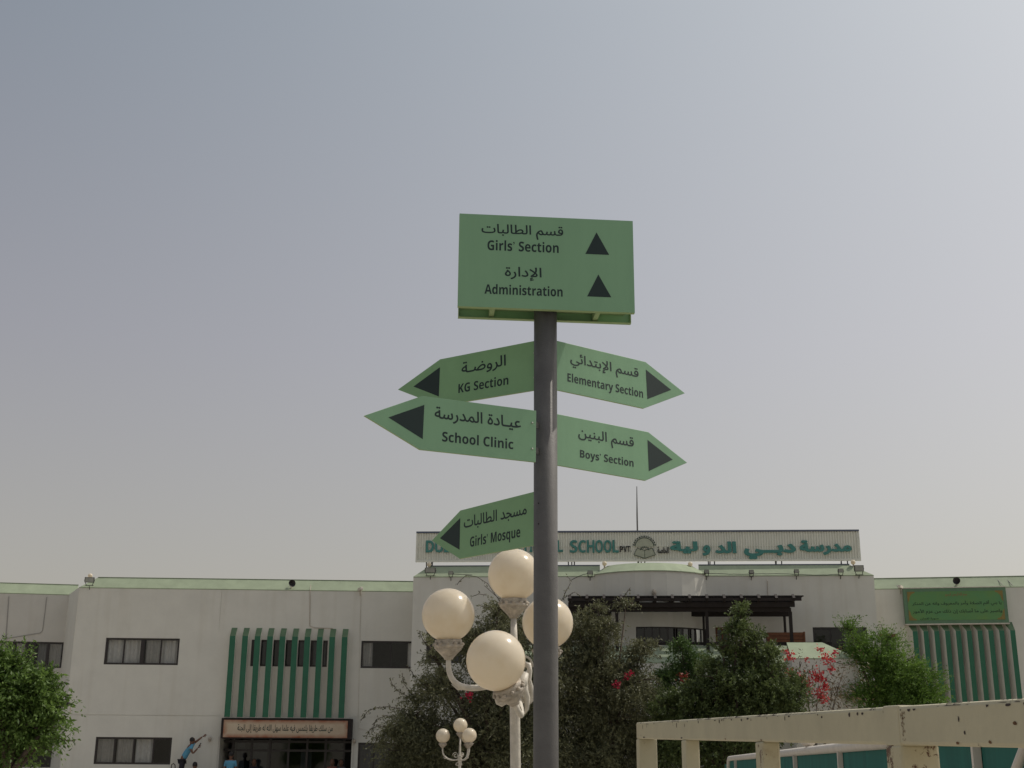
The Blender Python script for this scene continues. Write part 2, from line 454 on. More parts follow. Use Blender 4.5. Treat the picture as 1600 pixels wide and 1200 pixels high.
def wall(pl, a0, a1, z0, z1, opens, m, name='wall', off=0, parent=school):
    """front skin with real openings: (a,b,z0,z1,depth,back)"""
    xs = sorted({a0, a1} | {min(max(v, a0), a1) for o in opens for v in o[:2]})
    zs = sorted({z0, z1} | {min(max(v, z0), z1) for o in opens for v in o[2:4]})
    b = MB()
    for i in range(len(xs) - 1):
        for j in range(len(zs) - 1):
            cx = (xs[i] + xs[i + 1]) / 2; cz = (zs[j] + zs[j + 1]) / 2; o = off
            hole = [q for q in opens if q[0] < cx < q[1] and q[2] < cz < q[3]]
            if hole:
                if not hole[0][5]: continue
                o = off - hole[0][4]
            b.quad(pl.pt(xs[i], zs[j], o), pl.pt(xs[i + 1], zs[j], o), pl.pt(xs[i + 1], zs[j + 1], o), pl.pt(xs[i], zs[j + 1], o))
    for q in opens:
        x0, x1 = max(q[0], a0), min(q[1], a1); y0, y1 = max(q[2], z0), min(q[3], z1); d = off - q[4]
        if q[0] > a0: b.quad(pl.pt(x0, y0, off), pl.pt(x0, y0, d), pl.pt(x0, y1, d), pl.pt(x0, y1, off))
        if q[1] < a1: b.quad(pl.pt(x1, y0, off), pl.pt(x1, y1, off), pl.pt(x1, y1, d), pl.pt(x1, y0, d))
        b.quad(pl.pt(x0, y1, off), pl.pt(x0, y1, d), pl.pt(x1, y1, d), pl.pt(x1, y1, off))
        if q[2] > z0: b.quad(pl.pt(x0, y0, off), pl.pt(x1, y0, off), pl.pt(x1, y0, d), pl.pt(x0, y0, d))
    return b.build(name, m, parent)

def cap(pl, a0, a1, z, h=.44, d=.44, hip0=0, hip1=0, off=0, m=CAP, lip=.008, parent=school, flash=True):
    """sloped parapet: thin lip over the wall, slope going up and back"""
    b = MB(); o = off + lip
    b.quad(pl.pt(a0, z - .03, o), pl.pt(a1, z - .03, o), pl.pt(a1, z, o), pl.pt(a0, z, o))
    b.quad(pl.pt(a0, z, o), pl.pt(a1, z, o), pl.pt(a1 - hip1, z + h, o - d), pl.pt(a0 + hip0, z + h, o - d))
    b.quad(pl.pt(a0, z - .03, o), pl.pt(a1, z - .03, o), pl.pt(a1, z - .03, off - .2), pl.pt(a0, z - .03, off - .2))
    b.quad(pl.pt(a0 + hip0, z + h, o - d), pl.pt(a1 - hip1, z + h, o - d), pl.pt(a1 - hip1, z - .4, o - d - .02), pl.pt(a0 + hip0, z - .4, o - d - .02))
    for aa, hp in ((a0, hip0), (a1, -hip1)):
        b.quad(pl.pt(aa, z - .03, o), pl.pt(aa, z, o), pl.pt(aa + hp, z + h, o - d), pl.pt(aa + (hp if hp else 0), z - .03, o - d - .01))
    c = b.build('parapet', m, parent)
    if flash:
        f = MB(); f.pbox(pl, a0 + hip0, a1 - hip1, z + h + .002, z + h + (.035 if pl is Cp else .018), o - d - .05, o - d + .02)
        f.build('flashing', FLASH, c) if pl is Cp else f.build('flashing', m, c)
    return c

def window(pl, a0, a1, z0, z1, divs, depth=.10, off=0, glass=GLASS, curtains=(), fr=.07, framem=FRAME, parent=school, mul=.055, room=1.2, heavy=()):
    """frame set in the opening, panes between mullions, curtains and a dim room behind"""
    f = MB(); o0 = off - depth; o1 = o0 + .06
    f.pbox(pl, a0, a1, z0, z0 + fr, o0, o1); f.pbox(pl, a0, a1, z1 - fr, z1, o0, o1)
    f.pbox(pl, a0, a0 + fr, z0 + fr, z1 - fr, o0, o1); f.pbox(pl, a1 - fr, a1, z0 + fr, z1 - fr, o0, o1)
    w = a1 - a0; edges = [a0 + fr / 2] + [a0 + w * d for d in divs] + [a1 - fr / 2]
    for k, d in enumerate(divs):
        mm = mul * (2.6 if k in heavy else 1)
        f.pbox(pl, a0 + w * d - mm / 2, a0 + w * d + mm / 2, z0 + fr, z1 - fr, o0 + .004, o1 - .006)
    fo = f.build('window', framem, parent)
    for k in range(len(edges) - 1):
        p = MB(); p.quad(pl.pt(edges[k], z0 + fr * .5, o0 + .03), pl.pt(edges[k + 1], z0 + fr * .5, o0 + .03), pl.pt(edges[k + 1], z1 - fr * .5, o0 + .03), pl.pt(edges[k], z1 - fr * .5, o0 + .03))
        p.build('pane', glass, fo)
    for c0, c1, cm in curtains:
        b = MB(); x0 = a0 + w * c0; x1 = a0 + w * c1; n = max(6, int((x1 - x0) / .035)); pr = None
        ph = rng.random() * 6
        for i in range(n + 1):
            x = x0 + (x1 - x0) * i / n
            oo = o0 - .12 + .05 * sin(x * 31 + ph + sin(x * 5)) + .022 * sin(x * 73 + ph * 2)
            cur = (pl.pt(x, z0 + .02, oo - .01), pl.pt(x, z1 - .02, oo))
            if pr: b.quad(pr[0], cur[0], cur[1], pr[1])
            pr = cur
        b.build('curtain', cm, fo, smooth=True)
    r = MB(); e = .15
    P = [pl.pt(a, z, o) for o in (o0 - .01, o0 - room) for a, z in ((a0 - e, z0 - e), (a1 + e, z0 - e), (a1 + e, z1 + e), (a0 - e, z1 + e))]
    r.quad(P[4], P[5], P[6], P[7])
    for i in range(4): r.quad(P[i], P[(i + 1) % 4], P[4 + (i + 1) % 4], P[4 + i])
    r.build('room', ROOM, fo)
    return fo

def rect(pl, x0, y0, x1, y1, off=0):
    """pixel box measured along its middle lines -> (a0,a1,z0,z1)"""
    xm, ym = (x0 + x1) / 2, (y0 + y1) / 2
    return pl.hit(x0, ym, off)[0], pl.hit(x1, ym, off)[0], pl.hit(xm, y1, off)[1], pl.hit(xm, y0, off)[1]

G = .022
# --- left wing
zg = A.hit(380, 1119)[1]
aL = A.hit(124, 917.5)[0]; aR = A.L + 3
w1 = rect(A, 163.7, 997, 279.5, 1038.7); w2 = rect(A, 147.8, 1151.8, 267.5, 1194.3)
w3 = rect(A, 392, 1000, 511.5, 1041.5); w4 = (A.hit(564, 1022)[0], A.L + .8, A.hit(600, 1044.2)[1], A.hit(600, 1001.5)[1])
w5 = (A.hit(559, 1180)[0], A.L + .5, .9, A.hit(600, 1160.5)[1])
door = (A.hit(342.5, 1175)[0], A.hit(549, 1175)[0], 0.0, A.hit(446, 1152)[1])
ops = [(*w, .12, False) for w in (w1, w2, w3, w4, w5)] + [(*door, 2.0, False)]
gr = [(aL, door[0] - .02, zg - G / 2, zg + G / 2, .02, True), (door[1] + .02, aR, zg - G / 2, zg + G / 2, .02, True)]
vs = [(A.hit(x, y)[0] - .008, A.hit(x, y)[0] + .008) for x, y in ((563, 960), (344, 960))]
vg = [(s[0], s[1], w4[3] + .3, ZA - .02, .012, True) for s in vs]
wall(A, aL, aR, 0, ZA, ops + gr + vg, W)
window(A, *w1, (.25, .5, .75), heavy=(1,), curtains=((.02, .49, CURT), (.53, .985, CURT)))
window(A, *w2, (.25, .5, .76), curtains=((.02, .24, CURT), (.26, .49, CURT), (.51, .74, CURT)), heavy=())
window(A, *w3, (.2, .4, .6, .8), glass=GLASSD, curtains=((.02, .3, CURT2), (.55, .98, CURT2)))
window(A, *w4, (.42, .80), curtains=((.02, .16, CURT), (.66, .78, CURT), (.84, .98, CURT)))
window(A, *w5, (.25, .5, .75), glass=GLASSD, curtains=((.02, .98, CURT2),))
cap(A, aL, aR, ZA, hip0=.55)
# --- far-left wing, set back, and the angled return
bw1 = (-6, B.hit(99, 1023)[0], B.hit(50, 1043)[1], B.hit(50, 1002.5)[1]); bw2 = (-6, B.hit(80.5, 1180)[0], B.hit(50, 1196.5)[1] - .05, B.hit(50, 1158)[1])
bR = B.hit(108, 929)[0]
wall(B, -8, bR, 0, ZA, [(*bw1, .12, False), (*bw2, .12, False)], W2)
window(B, *bw1, (.78, .835, .868, .93), curtains=((.60, .75, CURT), (.79, .835, CURT), (.885, .925, CURT2), (.935, .985, CURT)), mul=.1)
window(B, *bw2, (.82, .9), curtains=((.83, .88, CURT), (.5, .8, CURT2)))
cap(B, -8, bR + .25, ZA)
rtn = Plane(tuple(B.pt(bR, 0)[:2]), tuple(A.pt(aL, 0)[:2]))
wall(rtn, 0, rtn.L, 0, ZA, [], W)
# --- central block with the bowed bay
cL = 0.0; bay0 = Cp.hit(929, 900)[0]; bay1 = Cp.hit(1102, 899)[0]; cR = Cp.L
cw1 = (Cp.hit(666, 1012)[0], Cp.hit(722, 1012)[0], Cp.hit(680, 1036)[1], Cp.hit(680, 988)[1])
cw2 = rect(Cp, 1271, 980, 1356, 1024)
cw3 = rect(Cp, 1118, 980, 1140, 1003)
wall(Cp, cL, bay0, 0, ZC, [(*cw1, .12, False)], W)
wall(Cp, bay1, cR, 0, ZC, [(*cw2, .12, False), (*cw3, .12, False)], W)
window(Cp, *cw1, (.5,), glass=GLASSD, curtains=((.3, .98, CURT2),))
window(Cp, *cw2, (.33, .66), glass=GLASSD, curtains=((.6, .98, CURT2),))
window(Cp, *cw3, (.5,), glass=GLASSD, framem=RBROWN)
cap(Cp, cL, bay0 + .2, ZC, hip0=.5); cap(Cp, bay1 - .2, cR, ZC, hip1=.75)
NB = 8; bw = bay1 - bay0; bulge = .95; rad = (bw * bw / 4 + bulge * bulge) / (2 * bulge)
def bayp(i, extra=0):
    half = math.asin(bw / 2 / rad); t = -half + 2 * half * i / NB
    return Cp.pt(bay0 + bw / 2 + (rad + extra) * sin(t), 0, (rad + extra) * cos(t) - (rad - bulge))
zbw = (Cp.hit(1045, 1003, bulge)[1], Cp.hit(1045, 979, bulge)[1])
cb = MB(); ZB = ZC + .06
for i in range(NB):
    p, q = bayp(i), bayp(i + 1); fp = Plane((p.x, p.y), (q.x, q.y))
    o = [(0, fp.L, zbw[0], zbw[1], .1, False)] if i >= 3 else []
    wall(fp, 0, fp.L, 0, ZB, o, W)
    if o: window(fp, -.02, fp.L + .02, *zbw, (.5,), glass=GLASSD, depth=.1, room=.5, fr=.04, mul=.04)
    l0, l1, h0, h1 = bayp(i, .04), bayp(i + 1, .04), bayp(i, -.62), bayp(i + 1, -.62)
    z = Vector((0, 0, 1))
    cb.quad(l0 + z * ZB, l1 + z * ZB, h1 + z * (ZB + .37), h0 + z * (ZB + .37))
    cb.quad(l0 + z * (ZB - .03), l1 + z * (ZB - .03), l1 + z * ZB, l0 + z * ZB)
    cb.quad(h0 + z * (ZB + .37), h1 + z * (ZB + .37), h1 + z * 7, h0 + z * 7)
cb.build('bay_parapet', CAP, school)
# --- right wing
rwall_s1 = 14.0
rw1 = (Rp.hit(1377, 1010)[0], Rp.hit(1400.5, 1010)[0], Rp.hit(1389, 1024)[1], Rp.hit(1389, 994.5)[1])
rw2 = (Rp.hit(1452, 1010)[0], Rp.hit(1548, 1010)[0], Rp.hit(1500, 1034)[1], Rp.hit(1500, 996)[1])
wall(Rp, -1.5, rwall_s1, 0, ZA, [(*rw1, .12, False), (*rw2, .12, False)], W)
window(Rp, *rw1, (.5,), glass=GLASSD, curtains=((.1, .9, CURT2),)); window(Rp, *rw2, (.25, .5, .75), glass=GLASSD)
cap(Rp, -1.5, rwall_s1, ZA)
lb = MB(); a, z = Rp.hit(1376, 993.5); lb.pbox(Rp, a - .05, Rp.hit(1401, 994)[0], z - .03, z + .05, .005, .14)
lb.build('window_hood', RBROWN, school)
# --- roof slab and rear walls close the volume
rf = MB()
def slab(pts, z):
    rf.quad(*[(p[0], p[1], z) for p in pts])
    for i in range(len(pts)):
        p, q = pts[i], pts[(i + 1) % len(pts)]
        if min(p[1], q[1]) > 52 or abs(p[0] - q[0]) < .01: rf.quad((p[0], p[1], 0), (q[0], q[1], 0), (q[0], q[1], z), (p[0], p[1], z))
p = B.pt(-8, 0, -.46); q = A.pt(aL, 0, -.5); s_ = A.pt(aR, 0, -.5)
slab([(p.x, p.y), (q.x, B.pt(bR, 0, -.5).y), (s_.x, s_.y), (s_.x, 62), (p.x, 62)], 7.8)
p = Cp.pt(0, 0, -.5); q = Cp.pt(cR, 0, -.5)
slab([(p.x, p.y), (q.x, q.y), (q.x, 61.5), (p.x, 61.5)], 8.0)
p = Rp.pt(-1.5, 0, -.5); q = Rp.pt(rwall_s1, 0, -.5)
slab([(p.x, p.y), (q.x, q.y), (q.x, 61), (p.x, 61)], 7.7)
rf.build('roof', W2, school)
sw = MB(); p = Cp.pt(0, 0); q = A.pt(A.L + .2, 0)
sw.quad((p.x, p.y, 0), (p.x, p.y + 4, 0), (p.x, p.y + 4, ZC - .04), (p.x, p.y, ZC - .04))
p = Cp.pt(cR, 0); sw.quad((p.x, p.y, 0), (p.x, p.y + 4, 0), (p.x, p.y + 4, ZC - .04), (p.x, p.y, ZC - .04))
sw.build('wall', W, school)

# --- fins over the entrances
def fins(pl, xs_top, ztop, zbot, off, wpx, n, hh=.336, splay=0.0):
    a0 = pl.hit(*xs_top[0], off)[0]; a1 = pl.hit(*xs_top[1], off)[0]
    for i in range(n):
        a = a0 + (a1 - a0) * i / (n - 1)
        b = MB(); h = hh
        L = [(0, zbot), (off, zbot), (off, ztop), (0.0, ztop + h)]
        P = [[pl.pt(x - (sp * (off - o) / off), z, o) for o, z in L] for x, sp in ((a, splay), (a + wpx, 0))]
        for side in P: b.quad(*side, m=1)
        b.quad(P[0][1], P[1][1], P[1][2], P[0][2], m=0)
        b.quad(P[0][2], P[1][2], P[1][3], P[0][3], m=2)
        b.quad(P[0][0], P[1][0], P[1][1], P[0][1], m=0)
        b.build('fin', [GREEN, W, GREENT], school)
zb = A.hit(450, 1121, .3)[1]
fins(A, ((359.2, 994), (534.2, 996)), A.hit(440, 994.5, .3)[1], zb, .30, .215, 10)
fins(Rp, ((1426, 987), (1578, 984)), Rp.hit(1500, 985.8, .38)[1], 3.55, .38, .175, 10, .34, .14)
sb = MB(); a0 = A.hit(352, 1110)[0]; a1 = A.hit(547, 1110)[0]
sb.pbox(A, a0, a1, zb - .02, zb - .002, -.01, .29); sb.build('fin_ledge', W, school)

# --- entrance recess under the fins
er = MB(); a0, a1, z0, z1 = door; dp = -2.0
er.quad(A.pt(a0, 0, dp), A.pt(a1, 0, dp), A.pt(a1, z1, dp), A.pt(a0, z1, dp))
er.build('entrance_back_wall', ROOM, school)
ef = MB()
for k in range(7):
    x = a0 + .35 + (a1 - a0 - .7) * k / 6; ef.pbox(A, x - .04, x + .04, .45, z1 - .02, -.95, -.87)
ef.pbox(A, a0, a1, 2.45, 2.53, -.955, -.865); ef.pbox(A, a0, a1, z1 - .5, z1 - .42, -.955, -.865)
ed = ef.build('entrance_door', FRAME, school)
for k in range(6):
    x = a0 + .35 + (a1 - a0 - .7) * k / 6; x2 = a0 + .35 + (a1 - a0 - .7) * (k + 1) / 6
    p = MB(); p.quad(*[A.pt(xx, zz, -.91) for xx, zz in ((x, .45), (x2, .45), (x2, z1), (x, z1))]); p.build('pane', GLASSD, ed)
CB = mat('pale_door_curtain', (.42, .40, .39), .9)
for x0, x1 in ((370, 382), (391, 417), (470, 487)):
    b = MB(); b.pbox(A, A.hit(x0, 1180, -1)[0], A.hit(x1, 1180, -1)[0], .5, A.hit(400, 1161 if x0 < 450 else 1170, -1)[1], -1.06, -1.02)
    b.build('curtain', CB, ed)
es = MB(); es.pbox(A, a0 + .01, a1 - .01, .002, .45, -2.0, 1.4); es.pbox(A, a0 - .3, a1 + .3, .002, .3, 1.4, 1.8); es.pbox(A, a0 - .3, a1 + .3, .002, .15, 1.8, 2.2)
es.build('entrance_steps', GROUND, school)
cl = MB()
for px in (340.0, 551.5):
    cl.pbox(A, A.hit(px, 1170)[0] - .0, A.hit(px, 1170)[0] + .03, 0, z1, -.0, .03)
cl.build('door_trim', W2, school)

# --- terrace in front of the central block
T = Plane(tuple(Cp.pt(bay0 - 3, 0, 2.4)[:2]), tuple(Cp.pt(cR, 0, 2.4)[:2]))
zt = T.hit(1080, 1035)[1]; tr0 = 0; tr1 = T.hit(1240, 1030)[0]
wall(T, 0, tr1 + .5, 0, zt, [], W); cap(T, 0, tr1 + .5, zt, h=.62, d=.7, flash=False)
T2 = Plane(tuple(Cp.pt(bay1, 0, 3.4)[:2]), tuple(Cp.pt(cR, 0, 3.4)[:2]))
t20 = T2.hit(1237, 1030)[0]; t21 = T2.hit(1340, 1028)[0]; zt2 = T2.hit(1290, 1028.5)[1]
wall(T2, t20, t21, 0, zt2, [], W); cap(T2, t20, t21, zt2, h=.60, d=.95, hip1=.95, flash=False)
fl = MB(); fl.pbox(T, 0, tr1 + .4, zt - .3, zt - .1, -2.3, -.75); fl.pbox(T2, t20 + .02, t21 - 1, zt2 - .3, zt2 + .15, -3.3, -1.0)
fl.build('terrace_floor', GROUND, school)
ts = MB(); ts.quad(T2.pt(t20, 0, 0), T2.pt(t20, 0, -1.2), T2.pt(t20, zt2 - .03, -1.2), T2.pt(t20, zt2 - .03, 0))
ts.quad(T2.pt(t21, 0, 0), T2.pt(t21, 0, -3), T2.pt(t21, zt2 - .03, -3), T2.pt(t21, zt2 - .03, 0)); ts.build('wall', W, school)

# ------------------------------------------------------------------ fittings of the roof and walls
# pergola
PF = Plane(tuple(Cp.pt(0, 0, 1.9)[:2]), tuple(Cp.pt(cR, 0, 1.9)[:2]))
zp = PF.hit(1150, 953)[1]
pg = empty('pergola', PF.pt(PF.hit(1105, 1000)[0], zt), label='dark brown timber pergola over the terrace of the central block', cat='pergola')
pa0 = PF.hit(888, 950)[0]; pa1 = PF.hit(1250, 950)[0]
b = MB(); b.pbox(PF, pa0, pa1 - .35, zp - .06, zp + .24, -.05, .06); b.build('beam', BROWN, pg)
b = MB(); b.pbox(PF, pa0, pa1 - .1, zp - .06, zp + .24, -1.5, -1.39); b.build('beam', BROWN, pg)
b = MB(); b.pbox(PF, pa0, pa1 + .0, zp + .26, zp + .36, .38, .46); b.build('batten', BROWN, pg)
nj = 14; step = PF.hit(1239, 950)[0] - PF.hit(1212, 950)[0]
for i in range(nj):
    a = PF.hit(1236, 950)[0] - i * step
    b = MB()
    poly = [(.55, zp + .34), (.30, zp + .50), (.22, zp + .43), (-1.75, zp + .43), (-1.75, zp + .242), (.30, zp + .242)]
    P0 = [PF.pt(a, z, o) for o, z in poly]; P1 = [PF.pt(a + .09, z, o) for o, z in poly]
    b.quad(*P0); b.quad(*reversed(P1))
    for k in range(6): b.quad(P0[k], P0[(k + 1) % 6], P1[(k + 1) % 6], P1[k])
    b.build('joist', BROWN, pg)
b = MB(); b.pbox(PF, pa0, pa1 - .2, zp + .08, zp + .24, .12, .22); b.build('beam', BROWN, pg)
for i in range(9):
    b = MB(); oo = .12 - i * .19; b.pbox(PF, pa0, pa1 + .12 - i * .02, zp + .435, zp + .475, oo - .05, oo + .05); b.build('batten', BROWN, pg)
for px in (964, 1105, 1236):
    a = PF.hit(px, 980)[0]; b = MB(); b.pbox(PF, a - .055, a + .055, zt - .1, zp - .061, -.05, .05); b.build('post', BROWN, pg)
    b = MB(); b.pbox(PF, a - .04, a + .04, zt - .1, zp - .061, -1.49, -1.40); b.build('post', BROWN, pg)
# terrace rail
TRP = Plane(tuple(T.pt(0, 0, -.5)[:2]), tuple(T.pt(T.L, 0, -.5)[:2]))
zr = TRP.hit(1150, 1004.5)[1]
b = MB(); ra0 = TRP.hit(1010, 1004)[0]; ra1 = TRP.hit(1302, 1004)[0]
tr = empty('terrace_rail', TRP.pt(ra0, zt), label='dark metal rail along the top of the terrace parapet below the pergola', cat='railing')
b.pbox(TRP, ra0, ra1, zr - .05, zr + .05, -.3, -.24); b.build('rail', BROWN, tr)
for i in range(10):
    a = ra0 + .2 + (ra1 - ra0 - .4) * i / 9; b = MB(); b.pbox(TRP, a - .02, a + .02, zt + .15, zr - .05, -.29, -.25); b.build('post', BROWN, tr)
# timber planter on the terrace
a0, a1, z0, z1 = rect(TRP, 1226, 987.5, 1256, 1003, -.9)
pb = empty('timber_box', TRP.pt((a0 + a1) / 2, z0, -.9), label='red-brown timber box standing on the terrace beside the right pergola post', cat='wooden box')
for k in range(3):
    zz = z0 - .05 + (z1 - z0 + .05) * k / 3; b = MB(); b.pbox(TRP, a0 - .6, a1, zz, zz + (z1 - z0 + .05) / 3 - .012, -1.25, -.9 + .004 * (k % 2)); b.build('plank', RBROWN, pb)
b = MB(); b.pbox(TRP, a1 + .001, a1 + .05, z0 - .05, z1 + .01, -1.27, -.88); b.build('corner_post', RBROWN, pb)

# roof sign
BB = Plane((-3.56, 47.15), (12.95, 46.1))
bl = BB.hit(651, 853)[0]; br = BB.hit(1342.5, 852)[0]; zb0 = BB.hit(1000, 876.5)[1]; zb1 = BB.hit(1000, 830.5)[1]
rs = empty('roof_sign', BB.pt((bl + br) / 2, zb0), rz=0, label='long corrugated metal sign with teal letters standing on legs above the central block', cat='sign')
b = MB(); n = 170; pw = (br - bl) / n; pr = None
for i in range(n):
    for fx, o in ((0, 0), (.18, .035), (.5, .035), (.68, 0)):
        x = bl + pw * (i + fx); cur = (BB.pt(x, zb0 + .03, o), BB.pt(x, zb1 - .03, o))
        if pr: b.quad(pr[0], cur[0], cur[1], pr[1])
        pr = cur
b.build('corrugated_sheet', CORR, rs)
b = MB(); b.pbox(BB, bl - .02, br + .02, zb1 - .035, zb1 + .03, -.04, .06); b.build('frame_rail', FLASH, rs, label='dark top rail')
b = MB(); b.pbox(BB, bl - .02, br + .02, zb0 - .02, zb0 + .05, -.04, .06); b.build('frame_rail', CORR, rs)
b = MB(); b.pbox(BB, bl - .02, bl + .02, zb0 + .05, zb1 - .035, -.04, .058); b.build('frame_rail', CORR, rs)
b = MB(); b.pbox(BB, br - .02, br + .02, zb0 + .05, zb1 - .035, -.04, .058); b.build('frame_rail', CORR, rs)
b = MB(); b.pbox(BB, bl, br, (zb0 + zb1) / 2 - .012, (zb0 + zb1) / 2 + .012, .03, .042); b.build('seam', CORR, rs)
for px in (671, 893, 1003, 1112, 1217, 1320):
    a = BB.hit(px, 880)[0]
    for dx, t in ((-.09, -.03), (.08, .03)):
        b = MB(); b.tube([BB.pt(a + dx, 7.9, -.05 - (.0)), BB.pt(a + dx + t, zb0 + .02, -.03)], .022, 6); b.build('leg', BLACK, rs)
    b = MB(); b.tube([BB.pt(a, 8.0, -1.3), BB.pt(a, zb1 - .1, -.05)], .022, 6); b.build('brace', BLACK, rs)
def bb_word(s, x0, x1, yt, yb, m=TEAL, depth=.05, emb=.0, latin=False, off=.045):
    zt_, zb_ = BB.hit((x0 + x1) / 2, yt)[1], BB.hit((x0 + x1) / 2, yb)[1]
    a, c = BB.hit(x0, (yt + yb) / 2)[0], BB.hit(x1, (yt + yb) / 2)[0]
    if not latin:
        put_text(shape_ar(s), BB, a, c, zb_, zt_, off, m, rs, 'word', emb, depth, 2); return
    wd = {'I': .42, 'L': .82, 'M': 1.2, 'T': .92, '.': .4}
    tot = sum(wd.get(ch, 1) for ch in s) + .14 * (len(s) - 1); u = (c - a) / tot; x = a
    for ch in s:
        w = wd.get(ch, 1) * u
        if ch == '.': put_text(bold('I'), BB, x, x + w * .5, zb_, zb_ + (zt_ - zb_) * .2, off, m, rs, 'letter', .0, depth, 2)
        else: put_text(bold(ch), BB, x, x + w, zb_, zt_, off, m, rs, 'letter', .0, depth, 2)
        x += w + .14 * u
bb_word('DUBAI', 666, 728, 845, 863.5, latin=True); bb_word('INTERNATIONAL', 737, 879.5, 845, 863, latin=True)
bb_word('SCHOOL', 890.5, 966.5, 844.5, 864, latin=True); bb_word('PVT.', 968.5, 987.5, 853.5, 863, BLACK, .03, latin=True)
S7 = lambda x: 960 + x / 3.636
def bw_(s, x0, x1, y0, y1, **k): bb_word(s, S7(x0), S7(x1), 800 + y0 / 3.636, 800 + y1 / 3.636, **k)
bw_('مدرسة', 1050, 1345, 162, 246, emb=.05); bw_('دبــي', 735, 1030, 182, 270, emb=.05)
bw_('الد', 570, 692, 170, 236, emb=.05); bw_('و', 500, 545, 190, 250, emb=.04); bw_('ولية'[1:], 315, 473, 168, 238, emb=.05)
bw_('الخاصة', 243, 308, 200, 236, m=BLACK, depth=.03, emb=.02)
# emblem
EM = Plane(tuple(BB.pt(0, 0, .05)[:2]), tuple(BB.pt(BB.L, 0, .05)[:2]))
ea, ez = EM.hit(1007, 855); ppx = (EM.hit(1017, 855)[0] - ea) / 10
em = MB(); K = 28
def arc(r1, r2, t0, t1, o0, o1, m, k=K):
    for i in range(k):
        w0 = t0 + (t1 - t0) * i / k; w1_ = t0 + (t1 - t0) * (i + 1) / k
        em.prism([(ea + ppx * r * cos(w), ez + ppx * r * sin(w)) for r, w in ((r1, w0), (r2, w0), (r2, w1_), (r1, w1_))], EM, o0, o1, m)
arc(.3, 14.2, .05, pi - .05, 0, .012, 1)
arc(14.3, 15.4, .1, pi - .1, 0, .02, 0)
for i in range(13):
    t = .22 + (pi - .44) * i / 12; arc(16.6, 18.2, t - .07, t + .07, 0, .02, 0, 2)
bk = [(-11.5, -1.5), (-17, -12), (0, -17.5), (17, -12), (12, -1.5), (0, -5)]
em.prism([(ea + ppx * x, ez + ppx * y) for x, y in bk], EM, .013, .02, 1)
for i in range(len(bk)):
    (x0, y0), (x1, y1) = bk[i], bk[(i + 1) % 6]
    em.tube([EM.pt(ea + ppx * x0, ez + ppx * y0, .025), EM.pt(ea + ppx * x1, ez + ppx * y1, .025)], .011, 5)
em.tube([EM.pt(ea, ez - ppx * 5, .025), EM.pt(ea, ez - ppx * 17, .025)], .009, 5)
for i in range(7):
    t = .5 + (pi - 1.0) * i / 6; x = 7.5 * cos(t); y = 7 * sin(t) - 7
    em.prism([(ea + ppx * (x + q), ez + ppx * (y + w)) for q, w in ((-.7, -1.3), (.7, -1.3), (.7, 1.3), (-.7, 1.3))], EM, .021, .03)
em.build('emblem', [mat('emblem_line', (.06, .09, .07), .6), mat('emblem_ground', (.46, .48, .37), .6)], rs)

# mast behind the roof sign
mp_ = atY(996, 830, 48.2); mt = atY(995, 760, 48.2)
b = MB(); b.tube([(mp_.x, 48.2, 8.0), (mp_.x, 48.2, mt.z - 1.2), (mt.x, 48.2, mt.z)], [.035, .03, .014], 8)
b.build('antenna_mast', POLE, label='thin grey mast rising behind the roof sign', cat='mast')

# small lamps, floodlights, horns, cameras
def roof_globe(px, py, pl, off, label, zbase):
    a, z = pl.hit(px, py, off); r = .088; o = empty('roof_globe_lamp', pl.pt(a, zbase, off), label=label, cat='lamp', group='small white globe lamps on the parapets')
    b = MB(); b.sphere(pl.pt(a, z, off), r, 14); b.build('globe', OPAL, o, smooth=True)
    b = MB(); b.tube([pl.pt(a, zbase, off), pl.pt(a, z - r * .9, off)], .03, 8); b.build('stem', LAMPD, o)
roof_globe(141, 899.5, A, -.35, 'small white globe lamp beside the floodlight at the left wing corner', ZA + .2)
roof_globe(670.5, 882, Cp, -.35, 'small white globe lamp at the left end of the central parapet', ZC + .1)
roof_globe(944.5, 880.5, Cp, -.2, 'small white globe lamp left of the bowed bay roof', ZC + .2)
roof_globe(1078.5, 881.5, Cp, -.2, 'small white globe lamp right of the bowed bay roof', ZC + .2)
roof_globe(1333, 878.5, Cp, -.35, 'small white globe lamp at the right end of the central parapet', ZC + .1)
FLH = mat('floodlight_grey', (.10, .098, .09), .6)
def floodlight(px, py, wpx, hpx, pl, off, label, tilt=.12, rz=0):
    a, z = pl.hit(px, py, off); w = wpx * .0238; h = hpx * .0238
    o = empty('floodlight', pl.pt(a, z - h * .9, off), label=label, cat='floodlight', group='floodlights on the parapets')
    Rm = Matrix.Rotation(pl.yaw + rz, 3, 'Z') @ Matrix.Rotation(tilt, 3, 'X'); c = pl.pt(a, z, off)
    b = MB(); b.box(c, (w, .10, h), rot=Rm); b.box(c + Rm @ Vector((0, .07, 0)), (w * .6, .06, h * .6), rot=Rm); b.build('housing', FLH, o, bevel=.01)
    b = MB(); b.box(c + Rm @ Vector((0, -.053, 0)), (w * .84, .008, h * .8), rot=Rm); b.build('lens', STEELG, o)
    b = MB(); lo = pl.pt(a, z - h * .8 - .05, off - .02)
    for s in (-1, 1): b.tube([c + Rm @ Vector((s * (w / 2 + .012), 0, 0)), lo + pl.u * s * w * .3], .012, 6)
    b.tube([lo - pl.u * w * .45, lo + pl.u * w * .45], .012, 6); b.tube([lo, lo + Vector((0, .1, -.14))], .012, 6)
    b.build('bracket', BLACK, o)
STEELG = mat('floodlight_glass', (.34, .35, .31), .25)
floodlight(140, 906, 15, 8.5, A, .12, 'floodlight on the left wing corner under its small globe', rz=.15)
